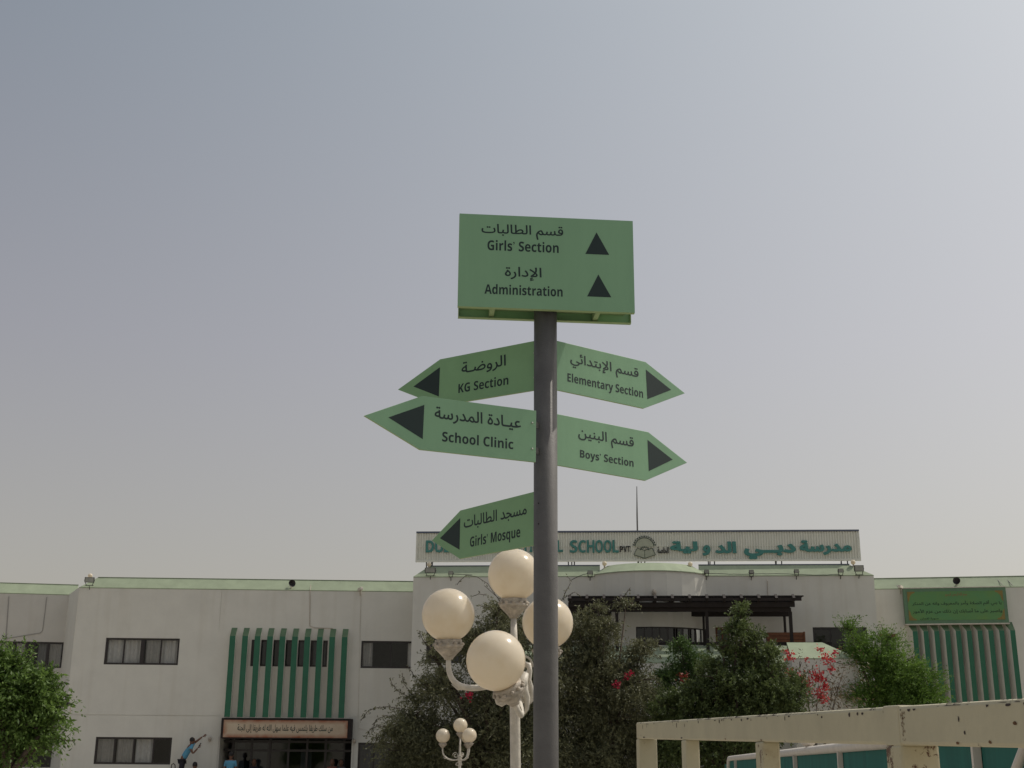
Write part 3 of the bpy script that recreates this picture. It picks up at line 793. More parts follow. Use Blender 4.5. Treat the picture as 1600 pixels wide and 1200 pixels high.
floodlight(672.5, 891, 17, 8, Cp, .10, 'larger floodlight at the left corner of the central block')
floodlight(704.5, 895, 7, 5.5, Cp, .10, 'small floodlight next to the leafy twig left of the lamp globes')
floodlight(922, 894.5, 8, 6, Cp, .10, 'small floodlight just left of the bowed bay')
floodlight(1104, 893, 7, 6, Cp, .10, 'small floodlight just right of the bowed bay')
floodlight(1174, 893.5, 7, 6, Cp, .10, 'small floodlight on the central parapet above the vent pipe')
floodlight(1244.5, 892.5, 7, 6, Cp, .10, 'small floodlight on the central parapet, second from its right end')
floodlight(1313.5, 891.5, 8, 6, Cp, .10, 'small floodlight next to the large one at the right corner')
floodlight(1342, 888, 14, 9.5, Cp, .10, 'largest floodlight at the right corner of the central block')
def cable(pts, pl, off, label, r=.011):
    b = MB(); b.tube([pl.pt(*pl.hit(x, y, off), off) for x, y in pts], r, 5); b.build('cable', BLACK, label=label, cat='cable')
cp = []
for i in range(34):
    x = 1094 + (1312 - 1094) * i / 33; cp.append((x, 897 - 1.0 * sin((x - 1094) / 218 * pi * 2.2) + 1.2 * sin(x * .045) + .3 * rng.uniform(-1, 1)))
cable(cp, Cp, .09, 'loose black cable strung between the small floodlights right of the bay')
cable([(708, 897), (722, 897.6), (738, 898.4)], Cp, .09, 'short black cable from the small floodlight to the twig')
cable([(893, 906), (903, 901), (912, 897.5), (920, 896)], Cp, .09, 'black cable rising to the floodlight left of the bay')
def horn(px, py, rpx, pl, off, label, rz=0, tilt=0):
    a, z = pl.hit(px, py, off); c = pl.pt(a, z, off); r = rpx * .0243
    o = empty('horn_speaker', pl.pt(a, z - .28, off - .2), label=label, cat='loudspeaker', group='black horn loudspeakers')
    Rm = Matrix.Rotation(pl.yaw + rz, 3, 'Z') @ Matrix.Rotation(pi / 2 + tilt, 3, 'X')
    b = MB(); b.lathe([(r * .25, -.22), (r * .3, -.12), (r * .55, -.05), (r, .03), (r * 1.04, .035), (r * .96, .03), (r * .5, -.04), (r * .15, -.08)], c, 20, Rm); b.build('horn', BLACK, o, smooth=True)
    b = MB(); b.tube([c + Rm @ Vector((0, 0, -.15)), pl.pt(a - .02, z - .16, off - .14), pl.pt(a - .06, z - .33, off - .16)], .02, 6); b.build('bracket', LAMPD, o)
horn(456, 911.5, 5.6, A, .08, 'black horn loudspeaker on the left wing parapet above the fins', rz=.5)
horn(1495, 907.5, 5.4, Rp, .05, 'black horn loudspeaker on the right parapet above the green banner', rz=-.4)
horn(104.5, 1100, 6.6, rtn, .3, 'black round loudspeaker on the wall beside the left tree', rz=.3)
def camera_box(px, py, pl, off, label, d=1):
    a, z = pl.hit(px, py, off); c = pl.pt(a, z, off); o = empty('security_camera', pl.pt(a, z - .15, 0), label=label, cat='security camera', group='white security cameras')
    b = MB(); Rm = Matrix.Rotation(pl.yaw + .5 * d, 3, 'Z') @ Matrix.Rotation(-.1, 3, 'X'); b.box(c, (.11, .28, .11), rot=Rm); b.build('housing', LAMPW, o, bevel=.01)
    b = MB(); b.tube([c + Vector((0, 0, -.06)), pl.pt(a, z - .22, .08), pl.pt(a, z - .22, 0.0)], .018, 6); b.build('bracket', LAMPD, o)
camera_box(563, 920.5, A, .14, 'white security camera under the parapet near the central block, left wing')
camera_box(1407, 917.5, Rp, .2, 'white security camera left of the green banner', -1)
def pipe(pts, pl, off, label, r=.016, m=LAMPD, name='conduit'):
    b = MB(); b.tube([pl.pt(*pl.hit(x, y, o if o is not None else off), o if o is not None else off) for x, y, o in pts], r, 6); b.build(name, m, label=label, cat='conduit')
GREYL = mat('grey_conduit', (.30, .29, .27), .7)
pipe([(486.5, 909, -.40), (484.5, 922, .035), (484, 978, .02), (492, 981, .02), (520, 982, .02)], A, .02, 'conduit coming over the parapet and down to the green fins', .014, LAMPD)
pipe([(570.5, 910, -.40), (564.5, 924, .035), (562.5, 1000, .012), (559.5, 1118, .012), (560, 1138, .012), (590, 1146, .012)], A, .02, 'thin conduit running down between the fins and the upper right window', .006, LAMPW)
pipe([(13.8, 932, .02), (9, 1000, .02)], B, .02, 'thin rusty drain line at the far left edge of the photo', .014, GREYL)
pipe([(73, 933, .02), (66.5, 985, .02), (63, 989, .02), (8, 998, .02)], B, .02, 'thin drain line bending left above the far-left window', .012, GREYL)
pipe([(1392, 907, -.42), (1407, 920, .04)], Rp, .02, 'dark pipe slanting over the right parapet beside the camera', .02, GREYL)
pipe([(1556, 903, -.42), (1567, 914.5, .04)], Rp, .02, 'pipe slanting over the right parapet right of the loudspeaker', .012, GREYL)
pipe([(1571, 903, -.42), (1582, 914.5, .04)], Rp, .02, 'rightmost pipe slanting over the right parapet', .012, GREYL)
pipe([(1198, 905, .04), (1198.5, 908, .1), (1199, 909, .02), (1200, 940, .012)], Cp, .02, 'thin pipe stub on the wall above the pergola', .011, LAMPD)
def wall_lamp(px, py, pl, label, r=.06):
    a, z = pl.hit(px, py, .1); o = empty('wall_lamp', pl.pt(a, z, 0), label=label, cat='wall lamp', group='small wall lamps')
    b = MB(); b.sphere(pl.pt(a, z, .1), r, 12, 1.5); b.build('shade', LAMPD, o, smooth=True)
    b = MB(); b.pbox(pl, a - .04, a + .04, z - .06, z + .06, .001, .04); b.build('base', LAMPD, o)
wall_lamp(327.5, 1155, A, 'small wall lamp left of the entrance near the man in blue')
wall_lamp(553.5, 1158, A, 'small wall lamp right of the entrance')
wall_lamp(1022, 925.5, Plane(tuple(bayp(4)[:2]), tuple(bayp(5)[:2])), 'bulb-shaped wall lamp on the bowed bay above the pergola', .08)

# calligraphy panel over the left entrance
EPl = Plane(tuple(A.pt(0, 0, .36)[:2]), tuple(A.pt(A.L, 0, .36)[:2]))
a0, a1, z0, z1 = rect(EPl, 345, 1122.5, 550, 1154.5)
ep = empty('entrance_panel', EPl.pt((a0 + a1) / 2, z0), label='parchment-coloured Arabic panel in a dark frame above the left entrance', cat='sign')
b = MB(); b.pbox(EPl, a0, a1, z0, z1, -.36, -.02); b.build('frame', BROWN, ep)
PARCH = mat('parchment_print', (.50, .41, .30), .8, .1, 4, col2=(.44, .33, .22))
c0, c1, d0, d1 = rect(EPl, 349, 1125.5, 543, 1152.5)
def parchment():
    m = mat('parchment_print', (.55, .46, .34), .8, .1, 3, col2=(.48, .37, .26)); nt = m.node_tree; bs = nt.nodes['Principled BSDF']
    base = bs.inputs['Base Color'].links[0].from_socket
    tc = nt.nodes.new('ShaderNodeTexCoord'); sp = nt.nodes.new('ShaderNodeSeparateXYZ'); nt.links.new(tc.outputs['Generated'], sp.inputs[0])
    def edge(sock, w):
        s1 = nt.nodes.new('ShaderNodeMath'); s1.operation = 'SUBTRACT'; s1.inputs[1].default_value = .5; nt.links.new(sock, s1.inputs[0])
        s2 = nt.nodes.new('ShaderNodeMath'); s2.operation = 'ABSOLUTE'; nt.links.new(s1.outputs[0], s2.inputs[0])
        s3 = nt.nodes.new('ShaderNodeMapRange'); s3.inputs[1].default_value = .5 - w; s3.inputs[2].default_value = .5; nt.links.new(s2.outputs[0], s3.inputs[0]); return s3.outputs[0]
    mx = nt.nodes.new('ShaderNodeMath'); mx.operation = 'MAXIMUM'; nt.links.new(edge(sp.outputs[0], .035), mx.inputs[0]); nt.links.new(edge(sp.outputs[2], .24), mx.inputs[1])
    nz = nt.nodes.new('ShaderNodeTexNoise'); nz.inputs['Scale'].default_value = 3.5; nz.inputs['Detail'].default_value = 5; nt.links.new(tc.outputs['Object'], nz.inputs[0])
    ml = nt.nodes.new('ShaderNodeMath'); ml.operation = 'MULTIPLY'; nt.links.new(mx.outputs[0], ml.inputs[0]); nt.links.new(nz.outputs[0], ml.inputs[1])
    m2 = nt.nodes.new('ShaderNodeMath'); m2.operation = 'MULTIPLY'; m2.inputs[1].default_value = 1.7; m2.use_clamp = True; nt.links.new(ml.outputs[0], m2.inputs[0])
    mi = nt.nodes.new('ShaderNodeMix'); mi.data_type = 'RGBA'; nt.links.new(m2.outputs[0], mi.inputs[0]); nt.links.new(base, mi.inputs[6]); mi.inputs[7].default_value = (.30, .09, .04, 1)
    nt.links.new(mi.outputs[2], bs.inputs['Base Color']); return m
b = MB(); b.pbox(EPl, c0, c1, d0, d1, -.019, .01); b.build('printed_face', parchment(), ep)
t0, t1, u0_, u1_ = rect(EPl, 371, 1132, 520, 1146)
put_text(shape_ar('من سلك طريقا يلتمس فيه علما سهل الله له طريقا إلى الجنة'), EPl, t0, t1, u0_, u1_, .013, INK, ep, 'lettering', .012, 0, 2)

# green banner on the right wing
GBp = Plane(tuple(Rp.pt(0, 0, .34)[:2]), tuple(Rp.pt(Rp.L, 0, .34)[:2]))
a0, a1, z0, z1 = rect(GBp, 1413.5, 918.5, 1574, 974)
gb = empty('green_banner', GBp.pt((a0 + a1) / 2, z0), label='green banner with lines of Arabic text and orange corners on the right wing', cat='banner')
b = MB(); b.pbox(GBp, a0, a1, z0, z1, -.3, 0); b.build('backing_frame', mat('banner_border', (.12, .22, .13), .7, .1, 5), gb)
e = .12; b = MB(); b.pbox(GBp, a0 + e, a1 - e, z0 + e, z1 - e, .001, .012); b.build('printed_face', mat('banner_green', (.125, .25, .075), .75, .1, 1.6, col2=(.09, .245, .10)), gb)
OR = mat('banner_orange', (.25, .19, .055), .75)
for sx, xx in ((1, a0 + e), (-1, a1 - e)):
    for sz, zz in ((1, z0 + e), (-1, z1 - e)):
        b = MB(); poly = [(xx, zz), (xx + sx * .27, zz)] + [(xx + sx * (.26 - .20 * sin(t * pi / 8)), zz + sz * (.05 + .26 * (1 - cos(t * pi / 8)))) for t in range(0, 5)] + [(xx, zz + sz * .40)]
        if sx * sz < 0: poly = poly[::-1]
        b.prism(poly, GBp, .013, .016); b.build('corner_ornament', OR, gb)
b = MB(); b.pbox(GBp, a0 - .02, a1 + .02, z1 + .001, z1 + .03, -.3, .02); b.pbox(GBp, a0 - .02, a1 + .02, z0 - .04, z0 - .001, -.3, .02); b.build('trim', LAMPW, gb)
INKG = mat('banner_ink', (.02, .05, .025), .7); INKO = mat('banner_ink_orange', (.26, .15, .07), .7)
K9 = 1600 / 180.
def gbt(s, x0, x1, y0, y1, m):
    q = rect(GBp, 1405 + x0 / K9, 910 + y0 / K9, 1405 + x1 / K9, 910 + y1 / K9)
    put_text(shape_ar(s), GBp, *q, .016, m, gb, 'lettering', .018, 0, 2)
gbt('بسم الله الرحمن الرحيم', 640, 940, 140, 205, INKO)
gbt('يا بني أقم الصلاة وأمر بالمعروف وانه عن المنكر', 178, 1420, 255, 330, INKG)
gbt('واصبر على ما أصابك إن ذلك من عزم الأمور', 185, 1430, 362, 442, INKG)
gbt('سورة لقمان', 290, 545, 486, 522, INKG)

# ------------------------------------------------------------------ direction signpost
YP = 5.88
pb_ = atY(853, 1200, YP); pt_ = atY(851.5, 486, YP)
pole_x, pole_y = pb_.x, YP
ptop = 3.96
b = MB(); n = 32; b.tube([(pole_x, YP, 0), (pole_x, YP, 1.0), (pole_x, YP, 2.2), (pole_x, YP, ptop)], .0570, n)
post = empty('direction_signpost', (pole_x, YP, 0), label='tall round grey metal pole that carries all the green direction signs', cat='signpost')
b.build('pole', POLE, post, smooth=True)
b = MB(); b.lathe([(.12, 0), (.12, .012), (.062, .014), (.0572, .05)], (pole_x, YP, .003), 24); b.build('base_plate', POLE, post)
b = MB()
for (px, py) in ((841.5, 786), (841.5, 818)):
    q = atY(px, py, YP - .05); b.sphere((q.x, YP - sqrt(max(.057 ** 2 - (q.x - pole_x) ** 2, 0)), q.z), .004, 8)
b.build('rivet', BLACK, post)

def signplane(p0, p1): return Plane(p0, p1)
def pxpoly(pl, pts, off=0): return [pl.hit(x, y, off) for x, y in pts]
def sg_text(pl, s, x0, x1, yt, yb, sc, ox, oy, parent, ar, off, emb):
    f = lambda x, y: (ox + x / sc, oy + y / sc)
    xm = (x0 + x1) / 2; ym = (yt + yb) / 2
    z1_ = pl.hit(*f(xm, yt), off)[1]; z0_ = pl.hit(*f(xm, yb), off)[1]
    a0_ = pl.hit(*f(x0, ym), off)[0]; a1_ = pl.hit(*f(x1, ym), off)[0]
    put_text(shape_ar(s) if ar else bold(s), pl, a0_, a1_, z0_, z1_, off, INK, parent, 'lettering', emb + .004, 0, 4)
def arrow_sign(name_label, pl, outline, tri, texts, sc, ox, oy, m=SIGN, side=1, group=None):
    """outline pixel list (flat), triangle in crop coords"""
    P = pxpoly(pl, outline)
    # square the blade: shared top and bottom heights
    o = empty('direction_sign', pl.pt(P[0][0], (P[0][1] + P[-1][1]) / 2), label=name_label, cat='sign', group='green arrow signs on the pole')
    b = MB(); b.prism(P, pl, -.012, 0, 0, 1); b.build('blade', [m, SEDGE], o, bevel=.0015)
    tp = pxpoly(pl, [(ox + x / sc, oy + y / sc) for x, y in tri])
    b = MB(); v = [pl.pt(a, z, .0006) for a, z in tp]; b.quad(*v); b.build('arrow', INK, o)
    for t in texts: sg_text(pl, *t[:5], sc, ox, oy, o, t[5], .0006, t[6])
    # bolts beside the pole and a clamp tab
    ae = P[0][0]; s = 1 if P[1][0] > ae else -1
    for zz in (.25, .75):
        z = P[-1][1] + (P[0][1] - P[-1][1]) * zz
        b = MB(); q = pl.pt(ae + s * .022, z, 0); Rm = Matrix.Rotation(pl.yaw, 3, 'Z') @ Matrix.Rotation(pi / 2, 3, 'X')
        b.lathe([(.0045, -.001), (.0045, .004), (.001, .0055)], q, 8, Rm); b.build('bolt', STEEL, o, smooth=True)
        b = MB(); e = pl.pt(ae + s * .02, z, -.006); c = Vector((pole_x, YP, z)); d = (c - e); b.box((c + e) / 2, (d.length, .006, .03), rz=atan2(d.y, d.x)); b.build('clamp', POLE, o)
    return o
def lvl(pl, top, bot):
    """mean heights of the top and bottom edges"""
    return sum(pl.hit(*q)[1] for q in top) / len(top), sum(pl.hit(*q)[1] for q in bot) / len(bot)
def blade(pl, pole_t, cor_t, tip, cor_b, pole_b, ae):
    return [pole_t, cor_t, tip, cor_b, pole_b]
PKG = Plane((pole_x, YP), (pole_x - .54, YP + .341 - .0)); PKG = Plane((pole_x - .54, YP + .332), (pole_x, YP))
arrow_sign('green arrow sign pointing left lettered KG Section, upper left of the pole', PKG,
           [(841, 531.3), (687.5, 561.3), (621.5, 608.7), (687, 634), (841, 608.7)], [(635, 340), (443, 480), (627, 552)],
           [('الروضـة', 790, 1110, 276, 382, True, .012), ('KG Section', 768, 1128, 427, 497, False, 0)], 4.617, 550, 500, SIGNW)
PCL = Plane((pole_x - .5, YP - .062 - .217), (pole_x, YP - .062))
arrow_sign('green arrow sign pointing left lettered School Clinic, the largest and nearest one', PCL,
           [(838, 641.6), (660, 618.5), (569, 649.4), (656.1, 702.5), (837.3, 722.2)], [(522, 612), (262, 703), (510, 860)],
           [('عيـادة المدرسة', 595, 1220, 660, 770, True, .014), ('School Clinic', 650, 1165, 830, 905, False, 0)], 4.617, 550, 500)
PEL = Plane((pole_x, YP), (pole_x + .5, YP + .3475))
arrow_sign('green arrow sign pointing right lettered Elementary Section, upper right of the pole', PEL,
           [(862, 530.3), (1008.5, 565.3), (1070.4, 614.4), (1006.2, 638.2), (862, 607.5)], [(767, 332), (937, 468), (777, 530)],
           [('قسم الإبتدائي', 262, 718, 268, 368, True, .012), ('Elementary Section', 243, 748, 408, 484, False, 0)], 4.285, 830, 500)
PBO = Plane((pole_x, YP), (pole_x + .5, YP + .348))
arrow_sign('green arrow sign pointing right lettered Boys Section, lower right of the pole', PBO,
           [(862, 645), (1013, 675), (1073.9, 722.9), (1009, 750.9), (862, 725.4)], [(778, 802), (947, 935), (787, 1012)],
           [('قسم البنين', 315, 687, 750, 850, True, .012), ('Boys’ Section', 327, 685, 898, 968, False, 0)], 4.285, 830, 500)
PMO = Plane((pole_x - .36, YP + .429), (pole_x, YP))
arrow_sign('green arrow sign pointing left lettered Girls Mosque, lowest sign on the pole', PMO,
           [(840, 766.8), (719.2, 797.5), (674.4, 844.8), (718, 873), (840, 851)], [(380, 285), (228, 437), (375, 523)],
           [('مسجد الطالبات', 408, 878, 223, 330, True, .012), ('Girls’ Mosque', 453, 830, 384, 490, False, 0)], 4.8, 640, 750, SIGNW)
# the panel on top: two plates with return edges, clamped round the pole
yaw = R(5.0); c_, s_ = cos(yaw), sin(yaw)
PTF = Plane((pole_x - .5 * c_, YP - .095 - .5 * s_), (pole_x + .5 * c_, YP - .095 + .5 * s_))
PTB = Plane((pole_x - .5 * c_, YP + .085 - .5 * s_), (pole_x + .5 * c_, YP + .085 + .5 * s_))
tf = [PTF.hit(*q) for q in ((717.8, 333), (986.7, 345.7), (994.0, 488.3), (715.5, 478.8))]
a0 = (tf[0][0] + tf[3][0]) / 2; a1 = (tf[1][0] + tf[2][0]) / 2; z1 = (tf[0][1] + tf[1][1]) / 2; z0 = (tf[2][1] + tf[3][1]) / 2
tops = empty('panel_sign', PTF.pt((a0 + a1) / 2, z0), label='rectangular green panel sign on top of the pole lettered Girls Section and Administration', cat='sign')
b = MB(); b.prism([(a0, z0), (a1, z0), (a1, z1), (a0, z1)], PTF, -.003, 0, 0, 1); b.build('front_plate', [SIGN, SEDGE], tops)
def tray(pl, sgn, nm, shift=0):
    b = MB(); d = .022 * sgn; t = .003
    for (p, q, r, s) in ((a0, a1, z0, z0 + t), (a0, a1, z1 - t, z1), (a0, a0 + t, z0 + t, z1 - t), (a1 - t, a1, z0 + t, z1 - t)):
        b.pbox(pl, p + shift, q + shift, r, s, -.0035 * sgn - (0), -.0035 * sgn - d)
    b.build(nm, SEDGE, tops)
tray(PTF, 1, 'return_edge')
b = MB(); sh = -.006; b.prism([(a0 + sh, z0), (a1 + sh, z0), (a1 + sh, z1), (a0 + sh, z1)], PTB, 0, .003, 0, 1); b.build('rear_plate', [SIGNW, SEDGE], tops)
tray(PTB, -1, 'return_edge', sh)
for q in (.2, .8):
    b = MB(); x = a0 + (a1 - a0) * q; b.pbox(PTF, x - .012, x + .012, z0 + .012, z1 - .012, -.17, -.006); b.build('crosspiece', SEDGE, tops)
b = MB(); b.pbox(PTF, a0 + .02, a1 - .02, z0 + .05, z0 + .08, -.036, -.006); b.pbox(PTF, a0 + .02, a1 - .02, z0 + .05, z0 + .08, -.175, -.152); b.build('channel', SEDGE, tops)
for t in (('قسم الطالبات', 330, 915, 190, 292, True, .012), ('Girls’ Section', 373, 882, 305, 380, False, 0),
          ('الإدارة', 497, 760, 490, 588, True, .012), ('Administration', 352, 910, 620, 692, False, 0)):
    sg_text(PTF, *t[:5], 4.571, 680, 310, tops, t[5], .0006, t[6])
for tri in (((1152, 242), (1072, 398), (1243, 403)), ((1165, 543), (1085, 700), (1258, 707))):
    v = [PTF.hit(680 + x / 4.571, 310 + y / 4.571) for x, y in tri]; zz = (v[1][1] + v[2][1]) / 2
    b = MB(); b.quad(PTF.pt(v[0][0], v[0][1], .0006), PTF.pt(v[1][0], zz, .0006), PTF.pt(v[2][0], zz, .0006)); b.build('arrow', INK, tops)

# ------------------------------------------------------------------ globe lamp posts
def cup(b, c, ax, s=1.0):
    Rm = ax.to_track_quat('Z', 'Y').to_matrix()
    b.lathe([(.020 * s, -.225 * s), (.034 * s, -.222 * s), (.036 * s, -.212 * s), (.058 * s, -.19 * s), (.082 * s, -.165 * s), (.100 * s, -.150 * s), (.098 * s, -.143 * s), (.108 * s, -.14 * s), (.112 * s, -.12 * s), (.098 * s, -.115 * s), (.10 * s, -.10 * s), (.104 * s, -.08 * s)], c - ax * (.055 * s), 18, Rm)
    for k in range(12):
        w = 2 * pi * k / 12; b.sphere(c - ax * (.055 * s) + Rm @ Vector((.106 * s * cos(w), .106 * s * sin(w), -.112 * s)), .016 * s, 6)
def scroll(b, c, u, w, r, turns, r0_, th, flip=1, n=22):
    """spiral in the plane (u,w)"""
    pts = []; rr = []
    for i in range(n + 1):
        t = i / n; a = turns * 2 * pi * t; q = r + (r0_ - r) * t
        pts.append(c + u * (q * cos(a)) + w * (q * sin(a) * flip)); rr.append(th * (.75 + .5 * t) if t < .9 else th * 1.3)
    b.tube(pts, rr, 8)
def lamp_post(name_label, base, topc, arms, rg=.2, group='white globe lamp posts', hub_z=None):
    root = empty('lamp_post', base, label=name_label, cat='lamp post', group=group)
    bx_, by_ = base[0], base[1]; tb = Vector(topc)
    hz = hub_z; hub = Vector((bx_ + (tb.x - bx_) * hz / tb.z, by_ + (tb.y - by_) * hz / tb.z, hz))
    b = MB(); b.lathe([(.17, 0), (.17, .04), (.13, .08), (.09, .14), (.075, .5), (.085, .53), (.06, .58)], (bx_, by_, .002), 20); b.build('pedestal', LAMPW, root, smooth=True)
    b = MB(); ct = tb - Vector((0, 0, rg * .26 + .275))
    lo = Vector((bx_, by_, .5))
    P = [lo, lo.lerp(hub, .5), hub - Vector((0, 0, .06)), hub + Vector((0, 0, .02)), hub + (ct - hub) * .1, hub + (ct - hub) * .55, ct]
    b.tube(P, [.040, .039, .038, .05, .036, .028, .022], 16); b.build('post', LAMPW, root, smooth=True)
    b = MB(); b.lathe([(.04, -.12), (.055, -.1), (.055, -.02), (.065, .0), (.055, .05), (.04, .09)], hub, 16); b.build('hub', LAMPW, root, smooth=True)
    allg = [(tb, Vector((0, 0, 1)))] + [(Vector(c), Vector(ax).normalized()) for c, ax, *_ in arms]
    for k, (c, ax) in enumerate(allg):
        r = rg * (arms[k - 1][2] if k and len(arms[k - 1]) > 2 else 1)
        b = MB(); Rm = ax.to_track_quat('Z', 'Y').to_matrix(); n = 20
        prof = [(max(r * sin(pi * i / n), .001), -r * cos(pi * i / n)) for i in range(3, n + 1)]
        b.lathe([(r * .3, -r * .93)] + prof, c, 36, Rm); b.build('globe', OPAL, root, smooth=True)
        b = MB(); cup(b, c - ax * (r * .26), ax, r / .2); b.build('socket', LAMPD, root, smooth=True)
    for c, ax, *_ in arms:
        c = Vector(c); ax = Vector(ax).normalized(); e = c - ax * (rg * .26 + .27)
        out = Vector((e.x - hub.x, e.y - hub.y, 0)); L = out.length; out.normalize(); z = Vector((0, 0, 1))
        st = hub - z * .02; drop = -.10
        pts = []
        P0 = st; P1 = st + out * L * .45 + z * -.09; P2 = e - ax * .30 + out * .03; P3 = e
        for i in range(19):
            t = i / 18; pts.append(P0 * (1 - t) ** 3 + P1 * 3 * t * (1 - t) ** 2 + P2 * 3 * t * t * (1 - t) + P3 * t ** 3)
        b = MB(); b.tube(pts, [.020 + .004 * sin(i * pi / 18) for i in range(19)], 10)
        # leaf spur on the outside and scrolls by the hub
        q = pts[10]; b.tube([q, q + out * .05 - z * .01, q + out * .10 + z * .02], [.018, .014, .004], 8)
        scroll(b, st + out * .12 + z * .09, out, z, .085, 1.35, .02, .011, 1)
        scroll(b, st + out * .06 - z * .13, out, z, .06, -1.2, .015, .012, 1)
        b.build('arm', LAMPW, root, smooth=True)
    return root
tN = atY(803, 898, 9.68); bN = atY(809.5, 1195, 9.68)
gl = atY(700.4, 961, 9.6); gf = atY(774.7, 1032, 9.05); gr_ = atY(855.8, 973, 9.95)
lamp_post('white lamp post with four large globes behind the signpost, front globe drooping on its arm', (bN.x, 9.68, 0), tN,
          [(gl, (-.03, 0, 1)), (gf, (-.42, -.35, .9), 1.05), (gr_, (.02, 0, 1))], hub_z=2.27)
# hanging scrollwork of the drooped front arm
b = MB(); hb = atY(822, 1072, 9.5); zz = Vector((0, 0, 1)); uu = Vector((.95, -.3, 0)).normalized()
P = [atY(824, 1042, 9.45), atY(820, 1036, 9.45), atY(826, 1038, 9.45), atY(828, 1048, 9.45), atY(827, 1062, 9.45), atY(831, 1078, 9.45), atY(832, 1092, 9.45), atY(826, 1098, 9.45), atY(817, 1094, 9.45), atY(810, 1084, 9.45)]
b.tube(P, [.014, .018, .02, .018, .015, .018, .02, .02, .018, .014], 10)
P = [atY(818, 1050, 9.42), atY(821, 1066, 9.42), atY(819, 1078, 9.42), atY(824, 1090, 9.42), atY(823, 1108, 9.42), atY(820, 1116, 9.42)]
b.tube(P, [.012, .018, .03, .022, .016, .004], 10)
P = [atY(779, 1082, 9.3), atY(776, 1090, 9.3), atY(778, 1098, 9.3), atY(784, 1101, 9.3), atY(789, 1097, 9.3)]
b.tube(P, [.016, .018, .018, .016, .018], 10)
P = [atY(790, 1084, 9.25), atY(805, 1078, 9.25), atY(818, 1066, 9.28), atY(822, 1052, 9.3)]
b.tube(P, [.03, .036, .034, .02], 10)
sc_ = b.build('scrollwork', LAMPW, [o for o in bpy.data.objects if o.name == 'lamp_post'][0], smooth=True)
tF = atY(719.3, 1133.4, 36.5)
fl_ = atY(692, 1149.7, 36.5); fr_ = atY(733.5, 1149, 36.1)
lamp_post('small distant white lamp post with three globes in front of the dark trees', (tF.x + .0, 36.5, 0), tF,
          [(fl_, (0, 0, 1)), (fr_, (0, 0, 1)), ((tF.x + .2, 36.95, fl_.z), (0, 0, 1))], hub_z=tF.z - .88)

# ------------------------------------------------------------------ foreground railing
P1 = atY(994, 1129, 9.04); P2 = atY(1600, 1090.6, 2.94)
P1b = atY(994, 1154, 9.04); P2b = atY(1600, 1171, 2.94)
dirv = (P2 - P1); H = ((P1.z - P1b.z) + (P2.z - P2b.z)) / 2
ext = 1.0 / 6.06 * 6.06
Pn = P1 + dirv * 1.28
rl = empty('steel_railing', (P1.x, P1.y, 0), label='cream painted steel railing with chipped rusty paint in the right foreground', cat='railing')
RP = Plane((Pn.x, Pn.y), (P1.x, P1.y))
def bar(b, A_, B_, w, h):
    """bar whose left top edge runs A_-B_, extending to the right by w and down by h"""
    d = (B_ - A_); hd = Vector((d.x, d.y, 0)).normalized(); rgt = Vector((-hd.y, hd.x, 0))
    if rgt.x < 0: rgt = -rgt
    z = Vector((0, 0, 1)); q = []
    for X in (A_, B_): q += [X, X + rgt * w, X + rgt * w - z * h, X - z * h]
    i = len(b.v); b.v += [tuple(v) for v in q]
    for f in ((0, 1, 2, 3), (4, 7, 6, 5), (0, 4, 5, 1), (1, 5, 6, 2), (2, 6, 7, 3), (3, 7, 4, 0)): b.f.append(tuple(i + k for k in f)); b.m.append(0)
b = MB(); bar(b, P1, Pn, .11, H); b.build('top_beam', OLDW, rl, bevel=.010)
hd = Vector((dirv.x, dirv.y, 0)).normalized(); rg_ = Vector((-hd.y, hd.x, 0))
if rg_.x < 0: rg_ = -rg_
def post_at(t, w, dpt, m, lift=-.0, prot=.003):
    c = P1 + dirv * t; top = c.z - H - .001
    b = MB(); b.box((c + rg_ * (w / 2 - prot) + hd * dpt / 2).to_2d().to_3d() + Vector((0, 0, top / 2)), (w, dpt, top), rz=atan2(rg_.y, rg_.x))
    b.build('post', m, rl, bevel=.008)
for yy, w, m in ((9.04 - .0, .125, OLDW), (7.30, .078, OLDW), (5.55, .074, RUSTY), (3.90, .115, RUSTY), (2.15, .1, OLDW)):
    post_at((9.04 - yy) / 6.1, w, .13, m)
# sleeve where two lengths of beam meet
t = (9.04 - 3.90) / 6.1; c = P1 + dirv * t
b = MB(); up3 = Vector((0, 0, 1)); A0 = c - rg_ * .0025 + up3 * .0025; B0 = c + dirv.normalized() * .13 - rg_ * .0025 + up3 * .0025; bar(b, A0, B0, .115, H + .005); b.build('sleeve', OLDW, rl, bevel=.005)
